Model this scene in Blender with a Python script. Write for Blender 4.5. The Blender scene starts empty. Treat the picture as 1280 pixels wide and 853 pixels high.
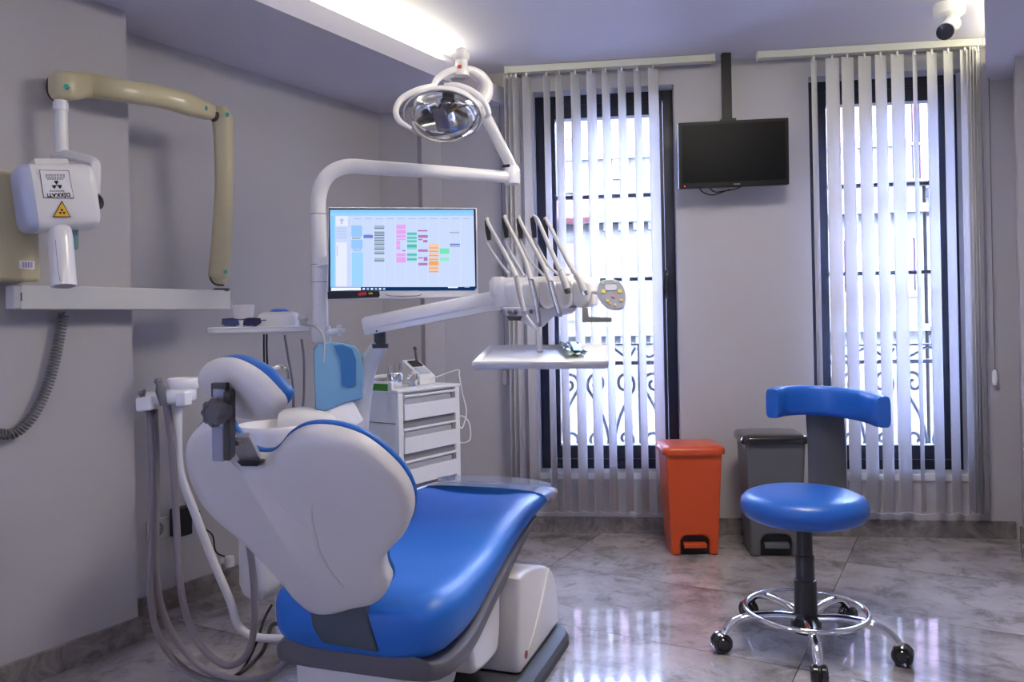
import bpy, bmesh, math, random
from mathutils import Vector, Matrix
random.seed(7)
SC = bpy.context.scene
COL = SC.collection
V = Vector
F_PX, CX, CY, ROLL, H = 1000.0, 640.0, 400.0, 0.02, 1.1

# ------------------------------------------------------------------ helpers
def ray(px, py):
    xc = (px - CX) / F_PX; yc = -(py - CY) / F_PX
    return V((xc + ROLL * yc, 1.0, yc - ROLL * xc))
def P(px, py, Y):                       # point seen at a pixel, at a given distance into the room
    r = ray(px, py); return V((r.x * Y, Y, H + r.z * Y))
def G(px, py, z=0.0):
    r = ray(px, py); t = (z - H) / r.z
    return V((r.x * t, t, z))
def onplane(px, py, p0, n):
    r = ray(px, py); c = V((0, 0, H)); t = (p0 - c).dot(n) / r.dot(n)
    return c + r * t

def tag(o, label, cat, group=None, kind=None):
    if label: o['label'] = label
    if cat: o['category'] = cat
    if group: o['group'] = group
    if kind: o['kind'] = kind
    return o
def thing(name, loc, label, cat, group=None, rz=0.0):
    o = bpy.data.objects.new(name, None); COL.objects.link(o)
    o.location = loc; o.rotation_euler = (0, 0, rz); o.empty_display_size = 0.1
    return tag(o, label, cat, group)
def obj(name, bm, m, parent=None, label=None, smooth=True, angle=38, bevel=0, seg=2, world=True):
    bmesh.ops.recalc_face_normals(bm, faces=bm.faces)
    me = bpy.data.meshes.new(name)
    if parent is not None and world:
        mw = Matrix.Translation(parent_loc(parent)) @ Matrix.Rotation(parent_rz(parent), 4, 'Z')
        bm.transform(mw.inverted())
    bm.to_mesh(me); bm.free()
    o = bpy.data.objects.new(name, me); COL.objects.link(o)
    for x in (m if isinstance(m, (list, tuple)) else [m]): me.materials.append(x)
    if smooth:
        me.polygons.foreach_set('use_smooth', [True] * len(me.polygons))
        me.set_sharp_from_angle(angle=math.radians(angle))
    if parent is not None: o.parent = parent
    if bevel:
        b = o.modifiers.new('edge', 'BEVEL'); b.width = bevel; b.segments = seg; b.limit_method = 'ANGLE'; b.harden_normals = True
    if label: o['label'] = label
    return o
def parent_loc(p):
    l = V((0, 0, 0))
    while p is not None:
        l = l + V(p.location); p = p.parent
    return l
def parent_rz(p):
    while p.parent is not None: p = p.parent
    return p.rotation_euler.z
def struct(name, bm, m, **k):
    o = obj(name, bm, m, **k); o['kind'] = 'structure'; return o

def nb(): return bmesh.new()
def frame(origin, ex, ey, ez):
    m = Matrix.Identity(4)
    for i, e in enumerate((ex, ey, ez)):
        m[0][i], m[1][i], m[2][i] = e.x, e.y, e.z
    m[0][3], m[1][3], m[2][3] = origin.x, origin.y, origin.z
    return m
I4 = Matrix.Identity(4)
def box(bm, lo, hi, M=I4, mi=0):
    vs = [bm.verts.new(M @ V((x, y, z))) for z in (lo[2], hi[2]) for y in (lo[1], hi[1]) for x in (lo[0], hi[0])]
    for f in ((0, 1, 3, 2), (4, 6, 7, 5), (0, 4, 5, 1), (1, 5, 7, 3), (3, 7, 6, 2), (2, 6, 4, 0)):
        fa = bm.faces.new([vs[i] for i in f]); fa.material_index = mi
    return vs
def loft(bm, rings, cap=True, mi=0):
    R = [[bm.verts.new(p) for p in r] for r in rings]
    n = len(R[0])
    for a, b in zip(R, R[1:]):
        for i in range(n):
            f = bm.faces.new((a[i], a[(i + 1) % n], b[(i + 1) % n], b[i])); f.material_index = mi
    if cap:
        f = bm.faces.new(R[0][::-1]); f.material_index = mi
        f = bm.faces.new(R[-1]); f.material_index = mi
def smooth_path(pts, n=6):
    pts = [V(p) for p in pts]
    if len(pts) < 3: return pts
    out = []
    q = [pts[0] * 2 - pts[1]] + pts + [pts[-1] * 2 - pts[-2]]
    for i in range(1, len(q) - 2):
        p0, p1, p2, p3 = q[i - 1], q[i], q[i + 1], q[i + 2]
        for k in range(n):
            t = k / n
            out.append(0.5 * ((2 * p1) + (p2 - p0) * t + (2 * p0 - 5 * p1 + 4 * p2 - p3) * t * t + (3 * p1 - p0 - 3 * p2 + p3) * t ** 3))
    out.append(q[-2]); return out
def interp(rs, n):
    if isinstance(rs, (int, float)): return [rs] * n
    out = []
    for i in range(n):
        t = i / (n - 1) * (len(rs) - 1); k = min(int(t), len(rs) - 2); f = t - k
        out.append(rs[k] * (1 - f) + rs[k + 1] * f)
    return out
def tube(bm, pts, r, seg=12, n=6, sm=True, closed=False, squash=1.0, mi=0):
    pts = smooth_path(pts, n) if sm else [V(p) for p in pts]
    rs = interp(r, len(pts))
    rings = []; up = None
    for i, p in enumerate(pts):
        if closed: t = pts[(i + 1) % len(pts)] - pts[i - 1]
        else: t = pts[min(i + 1, len(pts) - 1)] - pts[max(i - 1, 0)]
        t.normalize()
        if up is None:
            up = V((0, 0, 1)) if abs(t.z) < 0.9 else V((1, 0, 0))
        a = t.cross(up)
        if a.length < 1e-4: a = t.cross(V((1, 0, 0)))
        a.normalize(); b = a.cross(t); up = b.copy()
        rings.append([p + (a * math.cos(2 * math.pi * k / seg) * squash + b * math.sin(2 * math.pi * k / seg)) * rs[i] for k in range(seg)])
    if closed: rings.append(rings[0])
    loft(bm, rings, cap=not closed, mi=mi)
    if closed: bmesh.ops.remove_doubles(bm, verts=bm.verts, dist=1e-6)
def lathe(bm, prof, M=I4, seg=32, cap=True, mi=0, sx=1.0, sy=1.0):   # prof: (radius, z)
    rings = [[M @ V((max(r, 1e-4) * math.cos(2 * math.pi * k / seg) * sx, max(r, 1e-4) * math.sin(2 * math.pi * k / seg) * sy, z)) for k in range(seg)] for r, z in prof]
    loft(bm, rings, cap, mi)
def zaxis(origin, d):                  # frame with local z along d
    d = V(d).normalized(); a = V((0, 0, 1)) if abs(d.z) < 0.95 else V((1, 0, 0))
    x = a.cross(d).normalized(); y = d.cross(x)
    return frame(V(origin), x, y, d)
def cyl(bm, a, b, r0, r1=None, seg=20, mi=0):
    a, b = V(a), V(b); r1 = r0 if r1 is None else r1
    lathe(bm, [(r0, 0), (r1, (b - a).length)], zaxis(a, b - a), seg, mi=mi)
def sup(w, h, n=4.0, seg=32):
    out = []
    for k in range(seg):
        t = 2 * math.pi * k / seg; c, s = math.cos(t), math.sin(t)
        out.append((w * math.copysign(abs(c) ** (2 / n), c), h * math.copysign(abs(s) ** (2 / n), s)))
    return out
def offset_outline(o, d):              # move outline (list of 2D) inwards by d
    n = len(o); out = []
    area = sum(o[i][0] * o[(i + 1) % n][1] - o[(i + 1) % n][0] * o[i][1] for i in range(n))
    sgn = 1 if area > 0 else -1
    for i in range(n):
        a, b, c = V(o[i - 1]), V(o[i]), V(o[(i + 1) % n])
        t = (c - a); L = t.length or 1; nrm = V((-t.y, t.x)) / L * sgn
        out.append(tuple(b + nrm * d))
    return out
def puff(bm, outline, M, prof, dome=None, mi=0):   # prof: (inset, height); dome(x,y)->dz
    rings = []
    mx = sum(p[0] for p in outline) / len(outline); my = sum(p[1] for p in outline) / len(outline)
    for ins, h, *sc in prof:
        k = sc[0] if sc else 1
        rings.append([M @ V((mx + (x - mx) * k, my + (y - my) * k, h + (dome(x, y) if dome else 0))) for x, y in offset_outline(outline, ins)])
    loft(bm, rings, True, mi)
def smooth2(o, n=5):
    pts = [V((x, y, 0)) for x, y in o]; q = pts[-1:] + pts + pts[:2]; out = []
    for i in range(1, len(q) - 2):
        p0, p1, p2, p3 = q[i - 1], q[i], q[i + 1], q[i + 2]
        for k in range(n):
            t = k / n
            v = 0.5 * ((2 * p1) + (p2 - p0) * t + (2 * p0 - 5 * p1 + 4 * p2 - p3) * t * t + (3 * p1 - p0 - 3 * p2 + p3) * t ** 3)
            out.append((v.x, v.y))
    return out
def prism(bm, outline, M, z0, z1, mi=0):
    loft(bm, [[M @ V((x, y, z)) for x, y in outline] for z in (z0, z1)], True, mi)
def rrect(w, h, r, n=5, cx=0, cy=0):
    out = []
    for sx, sy, a0 in ((1, 1, 0), (-1, 1, 90), (-1, -1, 180), (1, -1, 270)):
        for k in range(n + 1):
            a = math.radians(a0 + 90 * k / n)
            out.append((cx + sx * (w / 2 - r) + r * math.cos(a), cy + sy * (h / 2 - r) + r * math.sin(a)))
    return out
def rbox(bm, M, w, d, h, r, z0=0, e=0.006, mi=0, n=5):   # rounded plan, softened top and bottom
    o = rrect(w, d, r, n)
    puff(bm, o, M, [(e, z0), (e * .3, z0 + e * .3), (0, z0 + e), (0, z0 + h - e), (e * .3, z0 + h - e * .3), (e, z0 + h)], mi=mi)

# ------------------------------------------------------------------ materials
def mat(name, col, rough=0.5, metal=0.0, emis=None, es=0, alpha=1, coat=0, trans=0, noise=0, bump=0, scale=30, spec=0.5, ior=1.45, sss=0):
    m = bpy.data.materials.new(name); m.use_nodes = True
    nt = m.node_tree; b = nt.nodes['Principled BSDF']
    b.inputs['Base Color'].default_value = (*col, 1); b.inputs['Roughness'].default_value = rough
    b.inputs['Metallic'].default_value = metal; b.inputs['Specular IOR Level'].default_value = spec
    b.inputs['Coat Weight'].default_value = coat; b.inputs['Coat Roughness'].default_value = .06
    b.inputs['Transmission Weight'].default_value = trans; b.inputs['IOR'].default_value = ior
    b.inputs['Alpha'].default_value = alpha
    if emis: b.inputs['Emission Color'].default_value = (*emis, 1); b.inputs['Emission Strength'].default_value = es
    if noise or bump:
        tc = nt.nodes.new('ShaderNodeTexCoord'); nz = nt.nodes.new('ShaderNodeTexNoise')
        nz.inputs['Scale'].default_value = scale; nz.inputs['Detail'].default_value = 5
        nt.links.new(tc.outputs['Object'], nz.inputs['Vector'])
        if noise:
            mx = nt.nodes.new('ShaderNodeMix'); mx.data_type = 'RGBA'
            nt.links.new(nz.outputs['Fac'], mx.inputs['Factor'])
            mx.inputs['A'].default_value = (*[c * (1 - noise) for c in col], 1)
            mx.inputs['B'].default_value = (*[min(1, c * (1 + noise)) for c in col], 1)
            nt.links.new(mx.outputs['Result'], b.inputs['Base Color'])
        if bump:
            bp = nt.nodes.new('ShaderNodeBump'); bp.inputs['Strength'].default_value = bump; bp.inputs['Distance'].default_value = .01
            nt.links.new(nz.outputs['Fac'], bp.inputs['Height']); nt.links.new(bp.outputs['Normal'], b.inputs['Normal'])
    return m
def emat(name, col, s):
    m = bpy.data.materials.new(name); m.use_nodes = True; nt = m.node_tree
    nt.nodes.remove(nt.nodes['Principled BSDF']); e = nt.nodes.new('ShaderNodeEmission')
    e.inputs['Color'].default_value = (*col, 1); e.inputs['Strength'].default_value = s
    nt.links.new(e.outputs[0], nt.nodes['Material Output'].inputs[0]); return m
def clearmat(name, tint, gloss=0.08, rough=.02, haze=0.0, hazecol=(.8, .9, 1)):
    m = bpy.data.materials.new(name); m.use_nodes = True; nt = m.node_tree
    nt.nodes.remove(nt.nodes['Principled BSDF'])
    t = nt.nodes.new('ShaderNodeBsdfTransparent'); t.inputs[0].default_value = (*tint, 1)
    g = nt.nodes.new('ShaderNodeBsdfGlossy'); g.inputs['Roughness'].default_value = rough
    fr = nt.nodes.new('ShaderNodeFresnel'); fr.inputs[0].default_value = 1.4
    mul = nt.nodes.new('ShaderNodeMath'); mul.operation = 'ADD'; mul.inputs[1].default_value = gloss - .03; mul.use_clamp = True
    nt.links.new(fr.outputs[0], mul.inputs[0])
    mx = nt.nodes.new('ShaderNodeMixShader'); nt.links.new(mul.outputs[0], mx.inputs[0])
    last = t
    if haze:
        d = nt.nodes.new('ShaderNodeBsdfDiffuse'); d.inputs[0].default_value = (*hazecol, 1)
        m2 = nt.nodes.new('ShaderNodeMixShader'); m2.inputs[0].default_value = haze
        nt.links.new(t.outputs[0], m2.inputs[1]); nt.links.new(d.outputs[0], m2.inputs[2]); last = m2
    nt.links.new(last.outputs[0], mx.inputs[1]); nt.links.new(g.outputs[0], mx.inputs[2])
    nt.links.new(mx.outputs[0], nt.nodes['Material Output'].inputs[0]); return m

WALLC = (.49, .468, .485)
M_wall = mat('wall_paint', WALLC, .55, noise=.02, bump=.03, scale=60)
M_ceil = mat('ceiling_paint', (.66, .64, .74), .7, noise=.015, scale=20)
M_soffit = mat('soffit_paint', (.64, .62, .70), .6, noise=.015, scale=20)
M_white = mat('white_plastic', (.80, .78, .77), .28, coat=.25)
M_shell = mat('white_shell_lacquer', (.78, .75, .73), .36, coat=.1)
M_white2 = mat('white_enamel', (.82, .81, .80), .35)
M_cream = mat('cream_lacquer', (.56, .49, .30), .35, coat=.2, noise=.03, scale=8)
M_blue = mat('blue_leatherette', (.015, .145, .54), .45, coat=0, bump=.02, scale=300)
M_blue2 = mat('blue_vinyl_stool', (.015, .11, .46), .36, coat=.1)
M_black = mat('black_plastic', (.015, .015, .018), .35)
M_dark = mat('dark_grey_plastic', (.07, .07, .075), .45)
M_mid = mat('mid_grey_plastic', (.17, .17, .18), .4)
M_seam = mat('seam_grey', (.25, .25, .27), .5)
M_trim = mat('grey_trim', (.12, .115, .13), .4)
M_slate = mat('slate_grey_cover', (.055, .07, .085), .4)
M_plate = mat('base_rubber', (.06, .06, .064), .6, noise=.1, scale=15)
M_chrome = mat('chrome', (.85, .85, .86), .07, 1)
M_steel = mat('brushed_steel', (.62, .62, .63), .25, 1)
M_alu = mat('silver_arm', (.45, .47, .60), .3, .6)
M_hose = mat('grey_hose', (.23, .20, .215), .45)
M_hosel = mat('pale_hose', (.52, .50, .49), .45)
M_rail = mat('aged_white_rail', (.60, .59, .58), .4, noise=.03, scale=5)
M_orange = mat('orange_plastic', (.60, .075, .015), .33, coat=.15)
M_graybin = mat('grey_bin_plastic', (.11, .11, .12), .4)
M_blackgl = mat('black_glossy_lid', (.02, .02, .022), .12, coat=.5)
M_wframe = mat('dark_window_frame', (.008, .009, .02), .35)
M_sill = mat('marble_sill', (.75, .74, .72), .3, noise=.04, scale=12)
M_tv = mat('tv_black', (.006, .006, .007), .4, spec=.25)
M_tvs = mat('tv_screen', (.004, .004, .006), .35, spec=.12)
M_iron = mat('wrought_iron', (.02, .02, .022), .5)
M_paper = mat('white_paper', (.85, .83, .83), .8)
M_teal = mat('teal_dot', (.05, .42, .36), .4)
M_yellow = mat('warning_yellow', (.85, .45, .03), .4)
M_red = mat('red_mark', (.6, .05, .04), .4)
M_green = mat('green_label', (.06, .30, .03), .5)
M_glass = clearmat('window_glass', (.97, .98, .98), .04)
M_film = clearmat('clear_film', (.97, .97, .98), .035, .15, .2, (.75, .8, .9))
M_lens = clearmat('lamp_cover_glass', (.95, .96, .97), .12)
M_mirror = mat('lamp_reflector', (.90, .89, .87), .1, 1)
M_bluebox = clearmat('blue_translucent_plastic', (.65, .86, .99), .05, .08, .5, (.38, .74, 1.0))
M_grayp = mat('grey_keypad', (.33, .34, .38), .4)
M_olive = mat('olive_grey_handle', (.32, .32, .27), .4)
M_bluecap = mat('blue_cap', (.12, .25, .75), .35)
M_navy = mat('dark_blue_lens', (.03, .03, .10), .15)
M_mint = clearmat('mint_pouch', (.9, .97, .94), .04, .2, .4, (.6, .85, .76))
M_mintd = mat('dark_green_print', (.12, .33, .28), .4)

def wall_cord_mat(): return M_mid
# floor: long grey marble tiles laid parallel to the left wall
D = V((.489, .872, 0)); N = V((.872, -.489, 0))
def floor_mat():
    m = bpy.data.materials.new('polished_marble_tile'); m.use_nodes = True; nt = m.node_tree; b = nt.nodes['Principled BSDF']
    L = nt.links.new; nn = nt.nodes.new
    tc = nn('ShaderNodeTexCoord'); mp = nn('ShaderNodeMapping'); L(tc.outputs['Object'], mp.inputs['Vector'])
    br = nn('ShaderNodeTexBrick'); br.offset = 0; br.offset_frequency = 1
    br.inputs['Scale'].default_value = 1; br.inputs['Brick Width'].default_value = 1.16; br.inputs['Row Height'].default_value = .6
    br.inputs['Mortar Size'].default_value = .0016; br.inputs['Mortar Smooth'].default_value = .1
    br.inputs['Color1'].default_value = (0, 0, 0, 1); br.inputs['Color2'].default_value = (1, 1, 1, 1)
    L(mp.outputs[0], br.inputs['Vector'])
    # different veins on each tile
    add = nn('ShaderNodeVectorMath'); add.operation = 'MULTIPLY_ADD'
    L(br.outputs['Color'], add.inputs[0]); add.inputs[1].default_value = (7, 3, 5); L(tc.outputs['Object'], add.inputs[2])
    n1 = nn('ShaderNodeTexNoise'); n1.inputs['Scale'].default_value = 2.2; n1.inputs['Detail'].default_value = 9; n1.inputs['Roughness'].default_value = .68; n1.inputs['Distortion'].default_value = .3
    L(add.outputs[0], n1.inputs['Vector'])
    cr = nn('ShaderNodeValToRGB'); L(n1.outputs['Fac'], cr.inputs[0])
    e = cr.color_ramp.elements; e[0].position = .32; e[0].color = (.19, .17, .175, 1); e[1].position = .64; e[1].color = (.52, .48, .49, 1)
    x = e.new(.5); x.color = (.40, .37, .375, 1)
    n2 = nn('ShaderNodeTexNoise'); n2.inputs['Scale'].default_value = 9; n2.inputs['Detail'].default_value = 8; n2.inputs['Roughness'].default_value = .75; n2.inputs['Distortion'].default_value = .5
    L(add.outputs[0], n2.inputs['Vector'])
    c2 = nn('ShaderNodeValToRGB'); L(n2.outputs['Fac'], c2.inputs[0]); e = c2.color_ramp.elements
    e[0].position = .36; e[0].color = (.45, .42, .42, 1); e[1].position = .5; e[1].color = (1, 1, 1, 1)
    mx = nn('ShaderNodeMix'); mx.data_type = 'RGBA'; mx.blend_type = 'MULTIPLY'; mx.inputs['Factor'].default_value = .7
    L(cr.outputs[0], mx.inputs['A']); L(c2.outputs[0], mx.inputs['B'])
    m3 = nn('ShaderNodeMix'); m3.data_type = 'RGBA'; L(br.outputs['Fac'], m3.inputs['Factor']); L(mx.outputs['Result'], m3.inputs['A'])
    m3.inputs['B'].default_value = (.07, .06, .06, 1)
    L(m3.outputs['Result'], b.inputs['Base Color'])
    b.inputs['Roughness'].default_value = .075; b.inputs['Specular IOR Level'].default_value = .9; b.inputs['Coat Weight'].default_value = .45; b.inputs['Coat Roughness'].default_value = .05
    bp = nn('ShaderNodeBump'); bp.inputs['Strength'].default_value = .3; bp.inputs['Distance'].default_value = .001; bp.invert = True
    L(br.outputs['Fac'], bp.inputs['Height']); L(bp.outputs[0], b.inputs['Normal'])
    return m
def skirting_mat():
    m = mat('marble_skirting', (.22, .195, .185), .35)
    nt = m.node_tree; L = nt.links.new; b = nt.nodes['Principled BSDF']
    tc = nt.nodes.new('ShaderNodeTexCoord'); n1 = nt.nodes.new('ShaderNodeTexNoise'); n1.inputs['Scale'].default_value = 9; n1.inputs['Detail'].default_value = 9; n1.inputs['Roughness'].default_value = .7; n1.inputs['Distortion'].default_value = 1.5
    L(tc.outputs['Object'], n1.inputs[0]); cr = nt.nodes.new('ShaderNodeValToRGB'); L(n1.outputs[0], cr.inputs[0]); e = cr.color_ramp.elements
    e[0].position = .35; e[0].color = (.12, .105, .10, 1); e[1].position = .62; e[1].color = (.30, .27, .26, 1)
    L(cr.outputs[0], b.inputs['Base Color']); return m
M_floor, M_skirt = floor_mat(), skirting_mat()
def slat_mat():
    m = bpy.data.materials.new('blind_fabric'); m.use_nodes = True; nt = m.node_tree; L = nt.links.new
    nt.nodes.remove(nt.nodes['Principled BSDF'])
    d = nt.nodes.new('ShaderNodeBsdfDiffuse'); t = nt.nodes.new('ShaderNodeBsdfTranslucent'); mx = nt.nodes.new('ShaderNodeMixShader')
    tc = nt.nodes.new('ShaderNodeTexCoord'); w = nt.nodes.new('ShaderNodeTexNoise'); w.inputs['Scale'].default_value = 90; L(tc.outputs['Object'], w.inputs['Vector'])
    cr = nt.nodes.new('ShaderNodeValToRGB'); L(w.outputs['Fac'], cr.inputs[0]); cr.color_ramp.elements[0].color = (.90, .89, .92, 1); cr.color_ramp.elements[1].color = (.94, .93, .94, 1)
    L(cr.outputs[0], d.inputs[0]); L(cr.outputs[0], t.inputs[0]); mx.inputs[0].default_value = .34
    L(d.outputs[0], mx.inputs[1]); L(t.outputs[0], mx.inputs[2]); L(mx.outputs[0], nt.nodes['Material Output'].inputs[0]); return m
M_slat = slat_mat()

# ------------------------------------------------------------------ room shell
CEIL = 2.385
EB = V((.992, -.126, 0)).normalized(); NB = V((-EB.y, EB.x, 0))    # along the window wall / outwards
B0 = V((0, 4.155, 0))
WB = frame(B0, EB, NB, V((0, 0, 1)))
DL = V((.6, 1, 0)).normalized(); NL = V((-DL.y, DL.x, 0)); NLi = -NL   # left wall direction; NL points away from the room
def wallpt(px, py, off=0.0):
    p = onplane(px, py, B0 + NB * off, NB); r = p - B0
    return r.dot(EB), p.z
bm = nb()
FM = frame(V((0, 0, 0)), N, D, V((0, 0, 1)))
box(bm, (-5.5, -3.4, -.1), (3.2, 6.5, 0))
ro = math.atan2(N.y, N.x)
fl = struct('floor', bm, M_floor, smooth=False)
# shift the tile grid so that the joints pass where they are laid (object origin on a tile corner)
fl.rotation_euler = (0, 0, ro)
fo = N * (-.458) + D * 3.19
fl.location = fo
for v in fl.data.vertices: v.co.x += .458; v.co.y -= 3.19
bm = nb()
c0 = V((-1.9, -1.6, 0))
box(bm, (-4.5, -1.9, CEIL), (4.0, 4.9, CEIL + .1)); struct('ceiling', bm, M_ceil, smooth=False)

# window wall with two tall openings
xl0, _ = wallpt(673, 350, .10); xl1, _ = wallpt(845, 350, .10); _, zt = wallpt(760, 117, .10); _, zb = wallpt(760, 586, .10)
xr0, _ = wallpt(1009, 350, .10); xr1, _ = wallpt(1200, 350, .10)
ZT, ZB = zt, zb
bm = nb()
for a, b, lo, hi in ((-1.2, xl0, -.05, CEIL + .05), (xl1, xr0, -.05, CEIL + .05), (xr1, 3.6, -.05, CEIL + .05)):
    box(bm, (a, 0, lo), (b, .32, hi), WB)
for a, b in ((xl0, xl1), (xr0, xr1)):
    box(bm, (a, 0, -.05), (b, .32, ZB - .035), WB); box(bm, (a, 0, ZT), (b, .32, CEIL + .05), WB)
struct('wall_back', bm, M_wall, smooth=False)
# left wall, pillar in front of it, and the rest of the shell
LW0 = V((-.685, 4.242, 0))
ML = frame(LW0, DL, NL, V((0, 0, 1)))    # x along wall (negative = towards camera), y away from the room
bm = nb(); box(bm, (-1.62, 0, -.05), (.35, .15, CEIL + .05), ML); struct('wall_left', bm, M_wall, smooth=False)
CP = V((-1.333, 2.807, 0)); sC = (CP - LW0).dot(DL); tC = (CP - LW0).dot(NL)
bm = nb(); box(bm, (-6.6, tC, -.05), (sC, .3, CEIL + .05), ML); struct('wall_pillar', bm, M_wall, smooth=False)
bm = nb(); box(bm, (2.95, -1.9, -.05), (3.1, 4.2, CEIL + .05)); struct('wall_right', bm, M_wall, smooth=False)
bm = nb(); box(bm, (-4.5, -1.95, -.05), (3.1, -1.8, CEIL + .05)); struct('wall_front', bm, M_wall, smooth=False)
# right corner pillar
RP = V((2.225, 3.50, 0)); MR = frame(RP, EB, DL, V((0, 0, 1)))
bm = nb(); box(bm, (0, 0, -.05), (.9, .5, CEIL + .05), MR); struct('wall_corner', bm, M_wall, smooth=False)
# shallow pipe casing left of the windows
a0, _ = wallpt(531, 300); a1, _ = wallpt(553, 300)
bm = nb(); loft(bm, [[WB @ V((x, y, z)) for x, y in ((a0 - .03, 0.0), (a0, -.035), (a1, -.005), (a1, 0.02), (a0 - .03, .02))] for z in (0, CEIL)])
struct('trim_1', bm, M_wall, smooth=False)
# skirtings
bm = nb(); box(bm, (-.75, -.014, 0), (2.42, .01, .082), WB); struct('baseboard_back', bm, M_skirt, bevel=.002)
bm = nb(); box(bm, (-1.5, -.014, 0), (0.02, .01, .082), ML); struct('baseboard_left', bm, M_skirt, bevel=.002)
bm = nb(); box(bm, (-6.0, tC - .016, 0), (sC + .016, tC + .01, .084), ML); box(bm, (sC, tC - .01, 0), (sC + .016, .0, .084), ML); struct('baseboard_pillar', bm, M_skirt, bevel=.002)
bm = nb(); box(bm, (-.014, -.014, 0), (.7, .01, .082), MR); box(bm, (-.014, -.01, 0), (.0, .3, .082), MR); struct('baseboard_corner', bm, M_skirt, bevel=.002)
# dropped soffits with light coves
SZ0, SZ1 = 2.21, 2.298
def clipline(s0, t0, z0, z1, name, side):
    return
SL = V((-.03, 4.11, 0))                       # a point of the left soffit's inner edge
MSL = frame(SL, DL, NL, V((0, 0, 1)))
bm = nb(); box(bm, (-6.5, 0, SZ0), (.1, 1.3, SZ1), MSL); box(bm, (-6.5, .10, SZ1), (.1, 1.3, CEIL), MSL)
struct('trim_2', bm, M_soffit, smooth=False)
SR = V((2.28, 3.81, 0)); MSR = frame(SR, DL, -NL, V((0, 0, 1)))
bm = nb(); box(bm, (-6.2, 0, SZ0), (.1, 2.6, SZ1), MSR); box(bm, (-6.2, .10, SZ1), (.1, 2.6, CEIL), MSR)
struct('trim_3', bm, M_soffit, smooth=False)
M_led = emat('cove_light', (1.0, .96, .66), 15)
bm = nb(); box(bm, (-6.2, .085, SZ1 + .004), (-.42, .098, CEIL - .004), MSL)
tag(obj('cove_light', bm, M_led, smooth=False), 'glowing pale yellow strip light above the left ceiling soffit', 'strip light', 'cove strip lights')
bm = nb(); box(bm, (-6.2, .085, SZ1 + .004), (-.1, .098, CEIL - .004), MSR)
tag(obj('cove_light', bm, emat('cove_light_dim', (1.0, .96, .66), 5), smooth=False), 'glowing pale yellow strip light beside the security camera at the right ceiling soffit', 'strip light', 'cove strip lights')

# ------------------------------------------------------------------ windows
def window(name, x0, x1, gl, gr, zt, zb, handle_px, mull):
    f0, f1 = .10, .17
    root = thing(name, WB @ V(((x0 + x1) / 2, .13, zb)), None, None); root['kind'] = 'structure'
    z1, z0 = zt, zb
    bm = nb(); fw = .05                       # outer frame
    for lo, hi in (((x0, f0, z0), (x0 + fw, f1, z1)), ((x1 - fw, f0, z0), (x1, f1, z1)), ((x0 + fw, f0, z0), (x1 - fw, f1, z0 + fw)), ((x0 + fw, f0, z1 - fw), (x1 - fw, f1, z1))):
        box(bm, lo, hi, WB)
    obj('window_frame', bm, M_wframe, root, bevel=.004)
    bm = nb(); a, b = x0 + fw + .004, x1 - fw - .004; sw = max(.05, gl - a); sw2 = max(.045, b - gr)
    zz0, zz1 = z0 + fw + .004, z1 - fw - .004; s0, s1 = f0 - .012, f1 - .015
    hb = .07
    for lo, hi in (((a, s0, zz0), (a + sw, s1, zz1)), ((b - sw2, s0, zz0), (b, s1, zz1)), ((a + sw, s0, zz0), (b - sw2, s1, zz0 + hb)), ((a + sw, s0, zz1 - hb), (b - sw2, s1, zz1))):
        box(bm, lo, hi, WB)
    obj('window_sash', bm, M_wframe, root, bevel=.004)
    bm = nb(); box(bm, (a + sw - .01, .125, zz0 + hb - .01), (b - sw2 + .01, .131, zz1 - hb + .01), WB); obj('pane', bm, M_glass, root, smooth=False)
    for z in mull:
        bm = nb(); box(bm, (a + sw, .112, z - .009), (b - sw2, .144, z + .009), WB); obj('glazing_bar', bm, M_wframe, root)
    if handle_px:
        hx, hz = wallpt(*handle_px, s0)
        bm = nb(); rb = frame(WB @ V((hx, s0, hz)), EB, V((0, 0, 1)), -NB)
        puff(bm, rrect(.028, .10, .012), rb, [(0, 0), (0, .008), (.003, .011)])
        tube(bm, [rb @ V((0, .02, .01)), rb @ V((0, .02, .035)), rb @ V((0, .0, .042)), rb @ V((0, -.10, .042))], .009)
        obj('handle', bm, M_black, root)
    # marble sill below
    bm = nb(); box(bm, (x0 - .0, -.012, zb - .035), (x1 + .0, .31, zb - .0), WB)
    obj('window_sill', bm, M_sill, root, bevel=.004)
    return root
def zat(px, py): return wallpt(px, py, .13)[1]
window('window_1', xl0, xl1, wallpt(693, 350, .12)[0], wallpt(816, 350, .12)[0], ZT, ZB, (833, 350), [zat(760, 246), zat(760, 350)])
window('window_2', xr0, xr1, wallpt(1034, 350, .12)[0], wallpt(1166, 350, .12)[0], ZT, ZB, None, [zat(1090, 232), zat(1090, 342)])

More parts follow.
